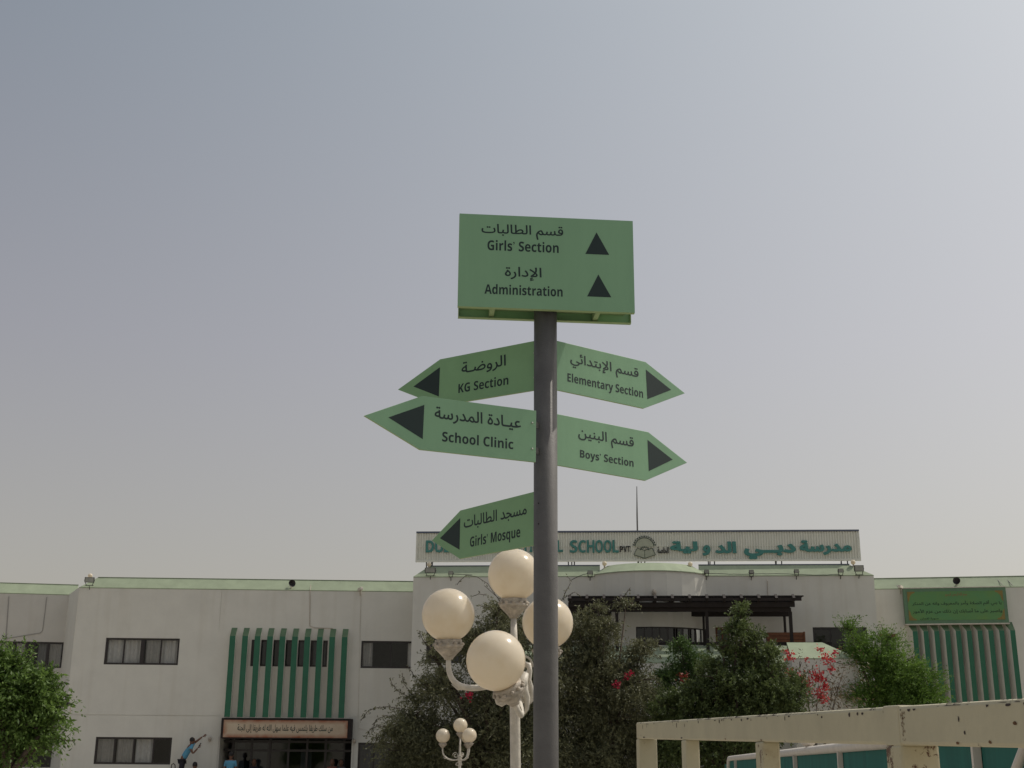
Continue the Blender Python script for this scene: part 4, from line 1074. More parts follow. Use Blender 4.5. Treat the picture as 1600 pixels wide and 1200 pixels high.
# flakes of missing paint and rust stains, thin real patches on the left face and the top of the beam
RPl = Plane((P1.x, P1.y), (Pn.x, Pn.y)); 
LB = (Pn - P1).length; d1 = (Pn - P1).normalized(); nl = -rg_
def flake(b, t, v, w, h, face):
    """t metres along, v down from the top edge (face 'side') or across (face 'top')"""
    k = rng.randint(6, 10); ph = rng.random() * 6; q = []
    for i in range(k):
        a = 2 * pi * i / k; rr = rng.uniform(.55, 1.0)
        x = t + w * cos(a + ph * 0) * rr; y = v + h * sin(a) * rr
        if face == 'side': y = max(y, .010); q.append(P1 + d1 * x + nl * .0012 - Vector((0, 0, 1)) * y)
        else: y = min(max(y, .011), .1); q.append(P1 + d1 * x + rg_ * y + Vector((0, 0, .0012)))
    b.quad(*q)
cb_ = MB()
def bev(b, t, w):   # worn strip along the rounded edge itself
    z = Vector((0, 0, 1)); n = 5
    o0 = P1 + d1 * (t - w)
    for i in range(n):
        x0 = -w + 2 * w * i / n; x1 = -w + 2 * w * (i + 1) / n; a = .0035 * rng.random(); e = .0035 * rng.random()
        p = lambda x, s_, u_: P1 + d1 * (t + x) - rg_ * (-s_) * 1 + z * u_
        b.quad(P1 + d1 * (t + x0) + rg_ * (.0015 + a - .0012) - z * (.0085 + .0012 * 0) + (nl + z) * .0012, P1 + d1 * (t + x1) + rg_ * .0015 - z * .0085 + (nl + z) * .0012,
               P1 + d1 * (t + x1) + rg_ * (.0085) - z * (.0015) + (nl + z) * .0012, P1 + d1 * (t + x0) + rg_ * (.0085 - e) - z * (.0015 + a) + (nl + z) * .0012)
tt = .25
while tt < LB - .3:
    w = rng.uniform(.02, .16) * (1.5 if tt < 3 else .8)
    if rng.random() < .66: bev(cb_, tt, w)
    if rng.random() < .35: flake(cb_, tt, .012, rng.uniform(.008, .03), rng.uniform(.004, .012), 'side')
    tt += w * 2 + rng.uniform(.01, .12)
for k in range(26):
    flake(cb_, rng.uniform(.05, LB - .8), rng.uniform(.008, .020), rng.uniform(.006, .016), rng.uniform(.004, .013), 'side')
for t_, v_, w_, h_ in ((.30, .03, .010, .02), (.48, .028, .008, .016), (1.6, .03, .012, .016), (1.85, .032, .008, .014), (.35, H - .012, .05, .006), (1.75, H - .012, .04, .006), (4.0, .018, .006, .012), (4.5, .022, .014, .006), (4.95, .016, .014, .006), (5.72, .042, .006, .008), (5.75, .075, .007, .007)): flake(cb_, t_, v_, w_, h_, 'side')
cb_.build('paint_chips', CHIP, rl, kind='stuff')
rb_ = MB(); tS = (t * LB / 1.28)
for k in range(34):
    flake(rb_, tS + .145 + abs(rng.gauss(0, .02)), rng.uniform(.015, H - .012), rng.uniform(.001, .004), rng.uniform(.002, .006), 'side')
for t_, v_ in ((tS + .02, .105), (tS + .1, .1), (tS + .06, .112), (2.9, H - .01), (3.6, H - .008), (5.7, H - .008), (5.9, H - .012), (6.05, .055)): flake(rb_, t_, v_, .014, .005, 'side')
pc = P1 + dirv * ((9.04 - 3.90) / 6.1)
for k in range(46):
    x = pc.x + rng.uniform(.004, .108); z = pc.z - H - .004 - abs(rng.gauss(0, .016)); w = rng.uniform(.001, .006); h = rng.uniform(.001, .005); y = pc.y - .0012 + (x - pc.x) * rg_.y
    kk = rng.randint(5, 8); rb_.quad(*[(x + w * cos(2 * pi * i / kk) * rng.uniform(.6, 1), y, z + h * sin(2 * pi * i / kk) * rng.uniform(.6, 1)) for i in range(kk)])
rb_.build('rust_spots', RUSTC, rl, kind='stuff')

# ------------------------------------------------------------------ teal fence beyond it
def fd(px): return .3 * FPX / (.12 * (px - 975))
def fpt(px, z=1.9):
    d = fd(px); v = atY(px, 1180, d); return Vector((v.x, v.y, z))
F0, F1 = fpt(1138), fpt(1640)
FP = Plane((F0.x, F0.y), (F1.x, F1.y))
tfc = empty('panel_fence', (F0.x, F0.y, 0), label='fence of teal sheet panels in a white tube frame behind the steel railing', cat='fence')
b = MB(); L = FP.L
pts = [FP.pt(.0, 0, 0), FP.pt(0, 1.45, 0)] + [FP.pt(.35 - .35 * cos(a_), 1.5 + .34 * sin(a_), 0) for a_ in (.2, .6, 1.0, 1.4)] + [FP.pt(x, 1.84, 0) for x in (1, L * .3, L * .6, L)]
b.tube(pts, .055, 10); b.build('frame_tube', FENW, tfc, smooth=True)
xs_ = [FP.hit(x, 1185)[0] for x in (1150, 1190, 1244, 1315, 1438, 1530)] + [L]
for k, x in enumerate(xs_):
    b = MB(); b.pbox(FP, x - .025, x + .025, .003, 1.80, -.01, .045); b.build('mullion', FENW, tfc)
xx = [0.03] + xs_
for k in range(len(xx) - 1):
    b = MB(); n = max(3, int((xx[k + 1] - xx[k]) / .08)); pr = None
    for i in range(n + 1):
        for fx, o in ((0, 0), (.5, .018)):
            x = min(xx[k] + (xx[k + 1] - xx[k]) * (i + fx) / n, xx[k + 1]); cur = (FP.pt(x, .02, -.03 + o), FP.pt(x, 1.8, -.03 + o))
            if pr: b.quad(pr[0], cur[0], cur[1], pr[1])
            pr = cur
    b.build('panel', TEALP, tfc)
b = MB(); b.tube([FP.pt(L - .2, 1.78, .05), FP.pt(L - 1.2, 1.2, .05)], .03, 8); b.build('brace', FENW, tfc, smooth=True)
b = MB(); q = FP.hit(1263, 1168)[0]; b.lathe([(.05, 0), (.09, .03), (.11, .07)], FP.pt(q, 1.895, 0), 12); b.build('cap', FENW, tfc, smooth=True)
xb = MB(); q0 = fpt(1138); v = Vector((q0.x, q0.y, 0)) - FP.u * 1.2
xb.quad(Vector((v.x, v.y, .02)), FP.pt(-.06, .02, -.02), FP.pt(-.06, 1.72, -.02), Vector((v.x, v.y, 1.72))); xb.build('panel', TEALP, tfc)

# grey pillar under the trees
q = atY(784, 1168, 44.0)
b = MB(); b.box((q.x, 44, q.z / 2), (.44, .44, q.z - .004)); b.box((q.x, 44, q.z + .03), (.5, .5, .06)); b.build('garden_pillar', mat('grey_plaster', (.22, .22, .22), .9), bevel=.01, label='short grey pillar in the shade under the big tree', cat='pillar')

# ------------------------------------------------------------------ people
def skin_mesh(name, joints, edges, radii, m, parent, lv=1, root=0):
    me = bpy.data.meshes.new(name); inv = world_of(parent).inverted()
    me.from_pydata([tuple(inv @ Vector(p)) for p in joints], edges, []); me.materials.append(m)
    o = bpy.data.objects.new(name, me); COL.objects.link(o); o.parent = parent
    sk = o.modifiers.new('skin', 'SKIN'); sk.use_smooth_shade = True
    for v, r in zip(me.skin_vertices[0].data, radii): v.radius = (r, r) if not hasattr(r, '__len__') else r
    me.skin_vertices[0].data[root].use_root = True
    sb = o.modifiers.new('sub', 'SUBSURF'); sb.levels = lv; sb.render_levels = lv
    return o
def head(c, face, parent, hair=True, skin=SKIN):
    """face direction vector; returns nothing"""
    f = Vector(face).normalized(); s = f.cross(Vector((0, 0, 1))).normalized(); u = s.cross(f)
    Rm = Matrix((s, f, u)).transposed()
    b = MB(); n = 14; k = 10
    prof = [(.02, -.125), (.045, -.118), (.06, -.09), (.070, -.05), (.076, 0), (.078, .04), (.07, .085), (.045, .115), (.01, .125)]
    base = len(b.v)
    for r, z in prof:
        for i in range(n):
            w = 2 * pi * i / n; x = r * cos(w); y = r * 1.22 * sin(w)
            if sin(w) > .8 and -.06 < z < .02: y += .016
            b.v.append(tuple(Vector(c) + Rm @ Vector((x, y, z))))
    for q in range(len(prof) - 1):
        for i in range(n): j = (i + 1) % n; b.f.append((q * n + i, q * n + j, (q + 1) * n + j, (q + 1) * n + i)); b.m.append(0)
    b.f.append(tuple(range(n))); b.m.append(0); b.f.append(tuple((len(prof) - 1) * n + i for i in range(n))); b.m.append(0)
    for sx in (-1, 1): b.sphere(Vector(c) + Rm @ Vector((sx * .078, -.005, -.01)), .02, 8)
    b.sphere(Vector(c) + Rm @ Vector((0, .107, -.02)), .013, 8)
    for sx in (-1, 1): b.sphere(Vector(c) + Rm @ Vector((sx * .03, .085, .008)), .011, 8, m=1)
    b.box(Vector(c) + Rm @ Vector((0, .082, -.068)), (.045, .012, .01), rot=Rm, m=1)
    b.build('head', [skin, HAIR], parent, smooth=True)
    if hair:
        b = MB(); b.sphere(Vector(c) + Rm @ Vector((0, -.018, .038)), .092, 14, 1.08); b.build('hair', HAIR, parent, smooth=True)
def hand(b_unused, wrist, dirn, parent, nrm):
    """palm with four fingers and a thumb, slightly curled"""
    d = Vector(dirn).normalized(); nn = Vector(nrm); nn = (nn - d * nn.dot(d)).normalized(); s = d.cross(nn)
    J = [Vector(wrist), Vector(wrist) + d * .05, Vector(wrist) + d * .09]; E_ = [(0, 1), (1, 2)]; Rr = [(.022, .022), (.034, .018), (.036, .016)]
    for k, (off, ln) in enumerate(((-.030, .062), (-.010, .074), (.010, .070), (.029, .055))):
        i = len(J); p = J[2] + s * off
        J += [p, p + d * ln * .5 + nn * .008, p + d * ln * .85 + nn * .028]; E_ += [(2, i), (i, i + 1), (i + 1, i + 2)]; Rr += [.010, .009, .008]
    i = len(J); p = J[1] - s * .036; J += [p, p - s * .02 + d * .03, p - s * .018 + d * .055 + nn * .01]; E_ += [(1, i), (i, i + 1), (i + 1, i + 2)]; Rr += [.012, .010, .009]
    return skin_mesh('hand', J, E_, Rr, SKIN, parent, 1)
def standing(px, Y, H_, label, shirt, z0=0.0, face=(0, -1, 0), hairy=True, lean=0, trous=CLOTH_D, cap_m=None):
    v = atY(px, 1195, Y); x, y = v.x, v.y
    o = empty('person', (x, y, z0), label=label, cat='person')
    f = Vector(face).normalized(); s = f.cross(Vector((0, 0, 1))).normalized(); k = H_ / 1.72
    def P(a, b_, z): return Vector((x, y, z0)) + s * a * k + f * b_ * k + Vector((0, 0, z * k))
    # one continuous body: hips root
    J = [P(0, 0, .93), P(0, 0, 1.12), P(0, 0, 1.34), P(0, lean, 1.45), P(0, lean * 1.2, 1.53)]
    E_ = [(0, 1), (1, 2), (2, 3), (3, 4)]; Rr = [(.15, .11), (.13, .10), (.16, .11), (.06, .06), (.05, .05)]
    for sx in (-1, 1):
        i = len(J); J += [P(sx * .17, 0, 1.40), P(sx * .22, -.03, 1.12), P(sx * .22, .06, .88), P(sx * .22, .08, .80)]
        E_ += [(2, i), (i, i + 1), (i + 1, i + 2), (i + 2, i + 3)]; Rr += [.055, .04, .032, .028]
        i = len(J); J += [P(sx * .09, 0, .86), P(sx * .10, .02, .48), P(sx * .10, -.01, .09), P(sx * .11, .12, .045)]
        E_ += [(0, i), (i, i + 1), (i + 1, i + 2), (i + 2, i + 3)]; Rr += [.085, .055, .04, .04]
    skin_mesh('body', J, E_, Rr, SKIN, o)
    T_ = [P(0, 0, .92), P(0, 0, 1.12), P(0, 0, 1.34), P(0, lean * .8, 1.42)]; TE = [(0, 1), (1, 2), (2, 3)]; TR = [(.165, .125), (.15, .12), (.178, .128), (.085, .08)]
    for sx in (-1, 1): i = len(T_); T_ += [P(sx * .17, 0, 1.39), P(sx * .215, -.02, 1.18)]; TE += [(2, i), (i, i + 1)]; TR += [.075, .06]
    skin_mesh('shirt', T_, TE, TR, shirt, o)
    T_ = [P(0, 0, .95)]; TE = []; TR = [(.162, .12)]
    for sx in (-1, 1): i = len(T_); T_ += [P(sx * .09, 0, .84), P(sx * .10, .02, .48), P(sx * .10, -.01, .11)]; TE += [(0, i), (i, i + 1), (i + 1, i + 2)]; TR += [.10, .072, .062]
    skin_mesh('trousers', T_, TE, TR, trous, o)
    head(P(0, lean * 1.2 + .015, 1.625), face, o, True)
    for sx in (-1, 1): hand(None, P(sx * .22, .08, .80), (0, 0, -1), o, f)
    return o
Yw = A.pt(A.hit(300, 1160)[0], 0).y
# man at the wall: on a step ladder, leaning right with both arms out
PM = Plane(tuple(A.pt(0, 0, .55)[:2]), tuple(A.pt(A.L, 0, .55)[:2]))
def wp(px, py, off=0): a, z = PM.hit(px, py, off); return PM.pt(a, z, off)
hip = wp(285.5, 1186); feet_z = hip.z - .92
man = empty('person', (hip.x - .05, hip.y, feet_z), label='man in a light blue shirt on a step ladder reaching towards the wall lamp', cat='person')
sh = wp(297.5, 1165.5); nk = wp(299, 1163); hd_c = wp(300.5, 1157.8)
J = [hip, hip.lerp(sh, .5), sh, nk]; E_ = [(0, 1), (1, 2), (2, 3)]; Rr = [(.14, .11), (.125, .10), (.14, .11), .05]
i = len(J); J += [wp(302, 1161.5, -.1), wp(309, 1157, -.12), wp(316.5, 1151, -.14)]; E_ += [(2, i), (i, i + 1), (i + 1, i + 2)]; Rr += [.055, .042, .030]
i = len(J); J += [wp(298, 1170, .15), wp(301.5, 1177.5, .16), wp(309, 1169, .1)]; E_ += [(2, i), (i, i + 1), (i + 1, i + 2)]; Rr += [.055, .042, .03]
for k in (-1, 1):
    i = len(J); b0 = hip + Vector((0, k * .09, -.06)); J += [b0, b0 + Vector((-.03, 0, -.40)), b0 + Vector((-.06, 0, -.80)), b0 + Vector((.05, k * .02, -.83))]
    E_ += [(0, i), (i, i + 1), (i + 1, i + 2), (i + 2, i + 3)]; Rr += [.085, .055, .042, .035]
skin_mesh('body', J, E_, Rr, SKIN, man)
skin_mesh('shirt', [hip + Vector((.01, 0, -.02)), hip.lerp(sh, .5), sh, wp(301, 1162.5, -.07), wp(298.5, 1168.5, .13), wp(304.5, 1160, -.1), wp(299.5, 1172, .155)],
          [(0, 1), (1, 2), (2, 3), (2, 4), (3, 5), (4, 6)], [(.155, .125), (.145, .12), (.155, .125), .08, .08, .06, .06], CLOTH_B, man)
T_ = [hip + Vector((0, 0, .02))]; TE = []; TR = [(.152, .12)]
for k in (-1, 1):
    i = len(T_); b0 = hip + Vector((0, k * .09, -.08)); T_ += [b0, b0 + Vector((-.03, 0, -.38)), b0 + Vector((-.055, 0, -.72))]; TE += [(0, i), (i, i + 1), (i + 1, i + 2)]; TR += [.10, .07, .06]
skin_mesh('trousers', T_, TE, TR, CLOTH_D, man)
head(hd_c, (.8, .55, -.1), man)
hand(None, wp(316.5, 1151, -.14), (wp(320, 1149, -.14) - wp(316.5, 1151, -.14)), man, (0, 1, -.2))
hand(None, wp(309, 1169, .1), (wp(312, 1165, .1) - wp(309, 1169, .1)), man, (0, 1, 0))
tl_ = MB(); tl_.tube([wp(310.5, 1167, .12), wp(312, 1164, .12), wp(314, 1161, .1)], [.014, .016, .02], 8); tl_.build('paint_brush', BLACK, label='dark hand tool held by the man on the ladder', cat='tool')
# step ladder
ld = empty('step_ladder', (hip.x - .05, hip.y, 0), label='aluminium step ladder under the man in the blue shirt', cat='ladder')
for sx in (-1, 1):
    b = MB(); x0_ = hip.x - .05
    b.tube([(x0_ + sx * .28, hip.y - .45, .003), (x0_ + sx * .22, hip.y + .02, feet_z - .02)], .02, 8); b.build('rail', ALU, ld)
    b = MB(); b.tube([(x0_ + sx * .28, hip.y + .35, .003), (x0_ + sx * .22, hip.y + .03, feet_z - .02)], .018, 8); b.build('rail', ALU, ld)
for k in range(5):
    b = MB(); z = feet_z * (k + 1) / 5 - .03; t = z / feet_z; b.box((hip.x - .05, hip.y - .45 * (1 - t) + .0, z), (.46 + .1 * (1 - t), .1 if k < 4 else .3, .025)); b.build('step', ALU, ld)
b = MB(); c = wp(270.5, 1197)
b.tube([(hip.x - .27, hip.y, feet_z), (c.x - .07, hip.y, c.z - .1), (c.x - .06, hip.y, c.z + .05), (c.x, hip.y, c.z + .09), (c.x + .06, hip.y, c.z + .04), (c.x + .09, hip.y, c.z - .15)], .017, 8); b.build('handrail', BLACK, ld, smooth=True)
standing(304.7, Yw - .9, 1.70, 'dark-haired person standing below the ladder, only the head top in view', CLOTH_G, face=(0, 1, 0))
standing(360, 47.6, 1.60, 'person in a light blue shirt at the left side of the entrance', CLOTH_B, z0=.46, face=(0, 1, 0))
standing(397, 48.7, 1.36, 'person in dark clothes inside the left part of the entrance', CLOTH_D, z0=.45)
standing(519, 48.6, 1.38, 'person in a rust-coloured top at the right side of the entrance', CLOTH_R, z0=.45)
standing(533, 48.8, 1.36, 'person in grey clothes at the right edge of the entrance', CLOTH_G, z0=.45)

# ------------------------------------------------------------------ trees
L_OLIVE = leaf_mat('olive_leaves', (.045, .050, .028), (.25, .255, .13), .30)
L_DARK = leaf_mat('dark_green_leaves', (.026, .042, .016), (.18, .235, .075), .30)
L_MID = leaf_mat('mid_green_leaves', (.04, .085, .022), (.14, .22, .06), .32)
L_BRIGHT = leaf_mat('bright_green_leaves', (.06, .13, .02), (.20, .32, .06), .38)
L_BRIGHT2 = leaf_mat('fresh_green_leaves', (.04, .085, .014), (.20, .31, .07), .38)
L_DRY = leaf_mat('dry_brown_leaves', (.09, .055, .03), (.20, .17, .09), .25)
L_RED = leaf_mat('red_bracts', (.42, .018, .06), (.66, .11, .08), .35)
L_CRIM = leaf_mat('crimson_bracts', (.22, .006, .025), (.42, .02, .06), .3)

def leaf_mesh(name, P, D, Lh, Wd, m, parent, tone=None, fold=.25, smooth=False, **k):
    """P bases, D directions (unit), sizes -> folded leaf blades of two triangles each side"""
    n = len(P); rnd = nrg.normal(size=(n, 3)); S = np.cross(D, rnd); S /= np.linalg.norm(S, axis=1)[:, None] + 1e-9
    N = np.cross(D, S); Lh = Lh[:, None]; Wd = Wd[:, None]
    V = np.empty((n, 4, 3)); V[:, 0] = P; V[:, 1] = P + D * Lh * .45 + S * Wd * .5 + N * Wd * fold; V[:, 2] = P + D * Lh; V[:, 3] = P + D * Lh * .45 - S * Wd * .5 + N * Wd * fold
    inv = np.array(world_of(parent).inverted()) if parent else np.eye(4)
    V = V.reshape(-1, 3) @ inv[:3, :3].T + inv[:3, 3]
    me = bpy.data.meshes.new(name); me.vertices.add(4 * n); me.vertices.foreach_set('co', V.ravel())
    idx = np.arange(n)[:, None] * 4; F = np.concatenate([idx + [0, 1, 2], idx + [0, 2, 3]], 1).reshape(-1)
    me.loops.add(6 * n); me.loops.foreach_set('vertex_index', F.astype(np.int32))
    me.polygons.add(2 * n); me.polygons.foreach_set('loop_start', np.arange(0, 6 * n, 3, dtype=np.int32))
    me.update(calc_edges=True); me.validate()
    at = me.attributes.new('leaf_tone', 'FLOAT', 'POINT')
    t = nrg.random(n) if tone is None else tone; at.data.foreach_set('value', np.repeat(np.clip(t, 0, 1), 4).astype(np.float32))
    me.materials.append(m); o = bpy.data.objects.new(name, me); COL.objects.link(o)
    if parent: o.parent = parent
    return tag(o, **k)

def unit(v): return v / (np.linalg.norm(v, axis=-1, keepdims=True) + 1e-9)
def tree(name, label, cat, basepx, Y, lobes, leafm, n_twigs, per, leaf, twig_len=.55, droop=.25, spread=1.0, trunk_r=.14, extra=(), wood=True, jut=.25, aspect=.45, squash=.85, limbs=7):
    """lobes: (px,py,rpx,dy[,weight]) -> foliage lobes at depth Y+dy; twigs leave each lobe outward and carry the leaves"""
    bx = atY(basepx, 1190, Y).x; root = empty(name, (bx, Y, 0), label=label, cat=cat)
    C = []; Rr = []; Wt = []
    for l in lobes:
        c = atY(l[0], l[1], Y + l[3]); r = l[2] / FPX * (Y + l[3]) * 1.02; C.append(c); Rr.append(r); Wt.append((l[4] if len(l) > 4 else 1) * r ** 2)
    Wt = np.array(Wt) / sum(Wt); Ca = np.array([tuple(c) for c in C]); Ra = np.array(Rr)
    which = nrg.choice(len(C), n_twigs, p=Wt)
    d = unit(nrg.normal(size=(n_twigs, 3))); rad = Ra[which] * (nrg.random(n_twigs) ** .45)
    # clumping: pull twig bases towards random clump centres in each lobe
    K = 9; cl = unit(nrg.normal(size=(len(C), K, 3))) * (Ra[:, None, None] * (.35 + .6 * nrg.random((len(C), K, 1))))
    ck = nrg.integers(0, K, n_twigs)
    base = Ca[which] + d * rad[:, None] * [1, 1, squash]
    clc = Ca[which] + cl[which, ck] * [1, 1, squash]; mixf = .78 * nrg.random((n_twigs, 1)) ** .4
    base = base * (1 - mixf) + clc * mixf
    ctone = nrg.random((len(C), K))[which, ck]
    out = unit((base - Ca[which]) + unit(nrg.normal(size=(n_twigs, 3))) * Ra[which][:, None] * .45 + [0, 0, .15])
    tl = twig_len * (.4 + .9 * nrg.random(n_twigs))
    t = np.linspace(0, 1, per)[None, :, None]
    pos = base[:, None] + out[:, None] * tl[:, None, None] * t * (jut * 2) + np.array([0, 0, -1.])[None, None] * droop * tl[:, None, None] * t ** 2
    dirs = unit(out[:, None] + np.array([0, 0, -1.]) * (2 * droop * t) + nrg.normal(size=(n_twigs, per, 3)) * .75)
    pos = pos + nrg.normal(size=pos.shape) * leaf * .25
    tone = np.clip(np.repeat((.15 + .7 * ctone)[:, None], per, 1) * .6 + .4 * nrg.random((n_twigs, per)) , 0, 1)
    P = [pos.reshape(-1, 3)]; D = [dirs.reshape(-1, 3)]; Tn = [tone.reshape(-1)]; tws = []
    for pl_, dn in extra:   # named long twigs: pixel polylines
        w = [np.array(tuple(atY(x, y, Y))) for x, y in pl_]; tws.append(w)
        seg = []
        for i in range(len(w) - 1):
            k = max(2, int(np.linalg.norm(w[i + 1] - w[i]) / .03 * dn)); q = nrg.random((k, 1)); seg.append(w[i] * (1 - q) + w[i + 1] * q)
        seg = np.concatenate(seg); P.append(seg + nrg.normal(size=seg.shape) * .03); D.append(unit(nrg.normal(size=seg.shape) + [0, 0, -.6])); Tn.append(nrg.random(len(seg)) * .7)
    P = np.concatenate(P); D = np.concatenate(D); Tn = np.concatenate(Tn)
    keep = P[:, 2] > .15; P, D, Tn = P[keep], D[keep], Tn[keep]
    Ls = leaf * (.6 + .8 * nrg.random(len(P))); leaf_mesh('crown', P, D, Ls, Ls * aspect, leafm, root, Tn, kind='stuff')
    if wood:
        b = MB(); zf = min(1.4, float(Ca[:, 2].min()) * .6 + .2); fork = Vector((bx, Y, max(.5, zf)))
        b.tube([(bx, Y, 0), (bx + .05, Y, fork.z * .5), tuple(fork)], [trunk_r * 1.25, trunk_r, trunk_r * .9], 10); b.build('trunk', BARK, root, smooth=True)
        b = MB()
        for c, r in zip(C, Rr):
            m1 = fork.lerp(c, .5) + Vector((rng.uniform(-.2, .2), rng.uniform(-.2, .2), rng.uniform(0, .25)))
            b.tube([fork, m1, c], [trunk_r * .6, trunk_r * .38, trunk_r * .16], 7)
            for k in range(limbs):
                dd = Vector(tuple(unit(nrg.normal(size=3)))); dd.z = abs(dd.z) * .7; e = c + dd * r * .85
                b.tube([c, c.lerp(e, .5) + Vector((0, 0, .05 * r)), e], [trunk_r * .15, .014, .006], 5)
        for w in tws: b.tube([Vector(tuple(q)) for q in w], .009, 5)
        b.build('limbs', BARK, root, smooth=True)
    return root, C, Rr

def bracts(parent, px, py, Y, r, n, m=L_RED):
    c = np.array(tuple(atY(px, py, Y))); p = c + nrg.normal(size=(n, 3)) * r * .45
    leaf_mesh('flower_cluster', p, unit(nrg.normal(size=(n, 3))), np.full(n, .08), np.full(n, .075), m, parent, kind='stuff')

t1, *_ = tree('leafy_tree', 'dusty olive tree with arching twigs behind the large globe lamps', 'tree', 770, 38,
     [(645, 1125, 40, 0), (612, 1150, 26, .3), (690, 1080, 44, 0), (680, 1030, 22, 0, .8), (668, 1005, 9, 0, .8), (770, 1010, 62, .3), (778, 955, 34, 0, .6), (735, 1000, 30, 0, .7), (820, 985, 40, .2, .8),
      (700, 1150, 70, .4), (790, 1110, 85, .6), (830, 1160, 75, .2), (640, 1180, 60, .5), (740, 1180, 75, .1), (860, 1060, 60, .3)],
     L_OLIVE, 11000, 13, .085, .6, .45, trunk_r=.15, jut=.4, aspect=.35,
     extra=[([(792, 960), (778, 935), (762, 912), (745, 901), (728, 899), (718, 908), (714, 914)], .35), ([(785, 940), (768, 925), (757, 915)], .3), ([(760, 930), (748, 928), (738, 932)], .8),
            ([(640, 1110), (606, 1104), (586, 1106), (574, 1112), (564, 1126)], 2.6), ([(620, 1138), (592, 1134), (578, 1140), (571, 1154)], 2.6), ([(650, 1095), (622, 1080), (612, 1068), (610, 1060)], 2.4), ([(645, 1085), (632, 1070), (628, 1052)], 2.2), ([(650, 1060), (640, 1045), (636, 1040)], 2), ([(668, 1010), (658, 995), (655, 985)], 2.4), ([(672, 1005), (672, 990), (668, 980)], 2.4), ([(700, 1010), (694, 990), (700, 976)], 2), ([(640, 1125), (604, 1118), (588, 1124), (582, 1138)], 2.4), ([(610, 1150), (590, 1152), (584, 1166)], 2.2)])
bracts(t1, 733, 1086, 36.9, .13, 40, L_CRIM)
t1b, *_ = tree('leafy_tree', 'tall olive green tree immediately right of the signpost pole, speckled with a few red flowers', 'tree', 940, 38.6,
     [(905, 985, 42, .2, .8), (945, 985, 34, 0, .8), (978, 946, 14, 0, .7), (935, 952, 14, 0, .5), (1002, 1018, 26, 0), (930, 1040, 60, .3), (985, 1070, 55, 0), (900, 1090, 62, .3), (950, 1140, 75, .2), (1000, 1150, 65, .5), (890, 1170, 60, .1), (935, 1185, 60, -.2), (870, 1020, 30, 0, .5)],
     L_OLIVE, 8500, 13, .085, .55, .35, trunk_r=.10, jut=.35, aspect=.36,
     extra=[([(872, 950), (884, 925), (893, 908), (886, 900)], 1.0), ([(880, 935), (898, 925), (908, 932)], .8), ([(968, 940), (980, 925), (985, 918)], 1.2), ([(990, 1030), (1020, 1020), (1032, 1030)], .8)])
bracts(t1b, 964, 1070, 37.2, .10, 34, L_CRIM); bracts(t1b, 979, 1056, 37.5, .11, 18, L_CRIM); bracts(t1b, 985, 1052, 37.2, .10, 16, L_CRIM)
t2, *_ = tree('leafy_tree', 'dense dark green conical tree in front of the terrace', 'tree', 1150, 38,
     [(1158, 956, 14, 0, 1), (1152, 985, 24, 0), (1182, 1000, 22, 0, 1), (1205, 1022, 16, 0, 1), (1128, 1012, 16, 0, .9), (1160, 1025, 32, .2), (1200, 1062, 50, 0), (1240, 1078, 26, 0), (1118, 1062, 42, 0), (1090, 1085, 26, 0), (1155, 1075, 40, -.3), (1230, 1090, 36, -.2), (1100, 1120, 65, .2), (1170, 1120, 75, .3), (1060, 1160, 60, .2), (1140, 1170, 80, 0), (1215, 1130, 50, .1), (1050, 1110, 40, 0)],
     L_DARK, 8200, 14, .08, .36, .1, trunk_r=.18, jut=.45, aspect=.5)
t2b, *_ = tree('small_tree', 'small lighter green shrub between the two dark trees', 'tree', 1065, 40,
     [(1066, 1018, 20, 0), (1068, 1040, 28, 0), (1045, 1062, 26, 0), (1085, 1065, 22, 0), (1040, 1090, 28, 0), (1100, 1035, 12, 0, .6)], L_MID, 1100, 12, .075, .4, .15, trunk_r=.1, jut=.4)
bracts(t2b, 1069, 1058, 39.2, .2, 40, leaf_mat('dull_red_bracts', (.20, .03, .02), (.36, .06, .04), .3))
t3, *_ = tree('leafy_shrub', 'bright green bushy tree at the foot of the right wing', 'tree', 1410, 42,
     [(1400, 1045, 46, 0), (1440, 1062, 36, 0), (1362, 1035, 34, 0), (1385, 1000, 24, 0, .7), (1328, 985, 13, 0, .8), (1335, 1008, 17, 0, .8), (1352, 1010, 15, 0, .7), (1395, 1090, 55, .2), (1450, 1095, 36, 0), (1350, 1085, 34, 0), (1410, 1130, 65, 0)],
     L_BRIGHT, 6200, 12, .075, .45, .05, trunk_r=.14, jut=.5, aspect=.4,
     extra=[([(1328, 990), (1332, 975), (1342, 962)], 1.5), ([(1320, 985), (1316, 972)], 1.2), ([(1380, 985), (1376, 975), (1370, 978)], .8), ([(1432, 1030), (1436, 1020)], 1.2)])
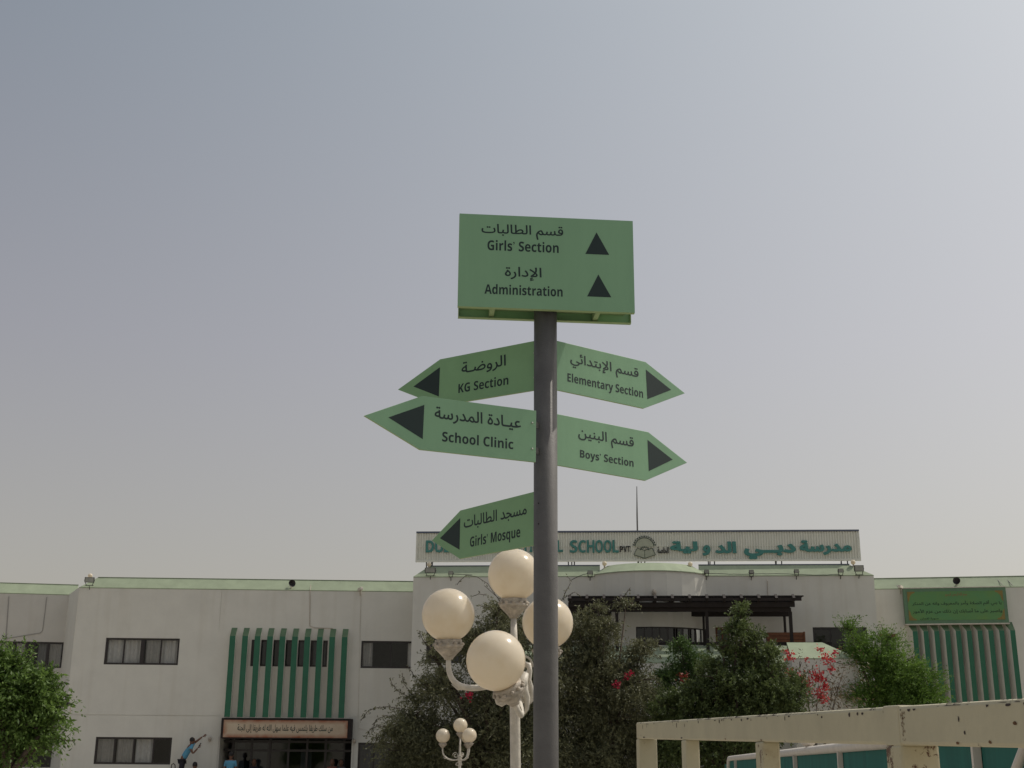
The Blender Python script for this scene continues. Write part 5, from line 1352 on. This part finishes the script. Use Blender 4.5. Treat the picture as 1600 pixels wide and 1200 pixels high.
t4, *_ = tree('leafy_tree', 'bright green leafy tree with drooping twigs at the left edge', 'tree', 15, 24,
     [(12, 1075, 34, 0), (44, 1090, 32, 0), (-8, 1040, 20, 0), (30, 1040, 9, 0, .8), (66, 1078, 15, -.1, .9), (70, 1105, 18, 0), (34, 1128, 34, .2), (70, 1140, 20, 0), (20, 1160, 30, .1), (-40, 1100, 55, 0), (-40, 1160, 50, .2), (58, 1168, 12, 0, .6)],
     L_BRIGHT2, 2600, 14, .085, .5, .40, trunk_r=.12, jut=.6, aspect=.42,
     extra=[([(62, 1068), (74, 1056), (83, 1047)], 3.2), ([(72, 1082), (90, 1072), (102, 1066)], 3.2), ([(75, 1095), (94, 1088), (107, 1086)], 3.2), ([(72, 1112), (88, 1104), (98, 1104)], 3), ([(72, 1130), (90, 1123), (102, 1120)], 3.2),
            ([(70, 1150), (90, 1154), (104, 1157), (117, 1158)], 3.4), ([(34, 1045), (46, 1030), (54, 1021)], 2.6), ([(18, 1045), (28, 1030), (35, 1019)], 2.8), ([(2, 1030), (0, 1015)], 3), ([(64, 1166), (76, 1172), (84, 1178)], 2.8), ([(50, 1050), (62, 1046), (70, 1050)], 2.5)])
bg, Cc, Rc = tree('bougainvillea', 'sparse bougainvillea with bright red and pink flowers before the terrace wall', 'shrub', 1275, 40.6,
     [(1280, 1060, 42, 0, .5), (1310, 1070, 34, 0, .6), (1300, 1095, 40, 0, 1.1), (1260, 1090, 36, 0, .9), (1250, 1045, 22, 0, .4), (1320, 1040, 20, 0, .4)], L_DRY, 300, 5, .11, .6, .5, trunk_r=.04, jut=.7, aspect=.28, limbs=2)
for k, (x, y, r, n) in enumerate(((1282, 1014, .14, 26), (1288, 1024, .12, 20), (1292, 1031, .22, 50), (1304, 1019, .10, 16), (1300, 1029, .1, 18), (1262, 1031, .10, 14), (1298, 1044, .13, 30), (1275, 1056, .24, 80), (1284, 1060, .18, 50),
      (1248, 1058, .16, 40), (1260, 1066, .26, 80), (1256, 1073, .18, 44), (1283, 1083, .24, 80), (1287, 1092, .16, 40), (1235, 1028, .18, 36), (1229, 1020, .12, 22), (1234, 1050, .16, 30), (1240, 1063, .14, 24), (1288, 1072, .12, 24))):
    bracts(bg, x, y, 40.2, r, n)
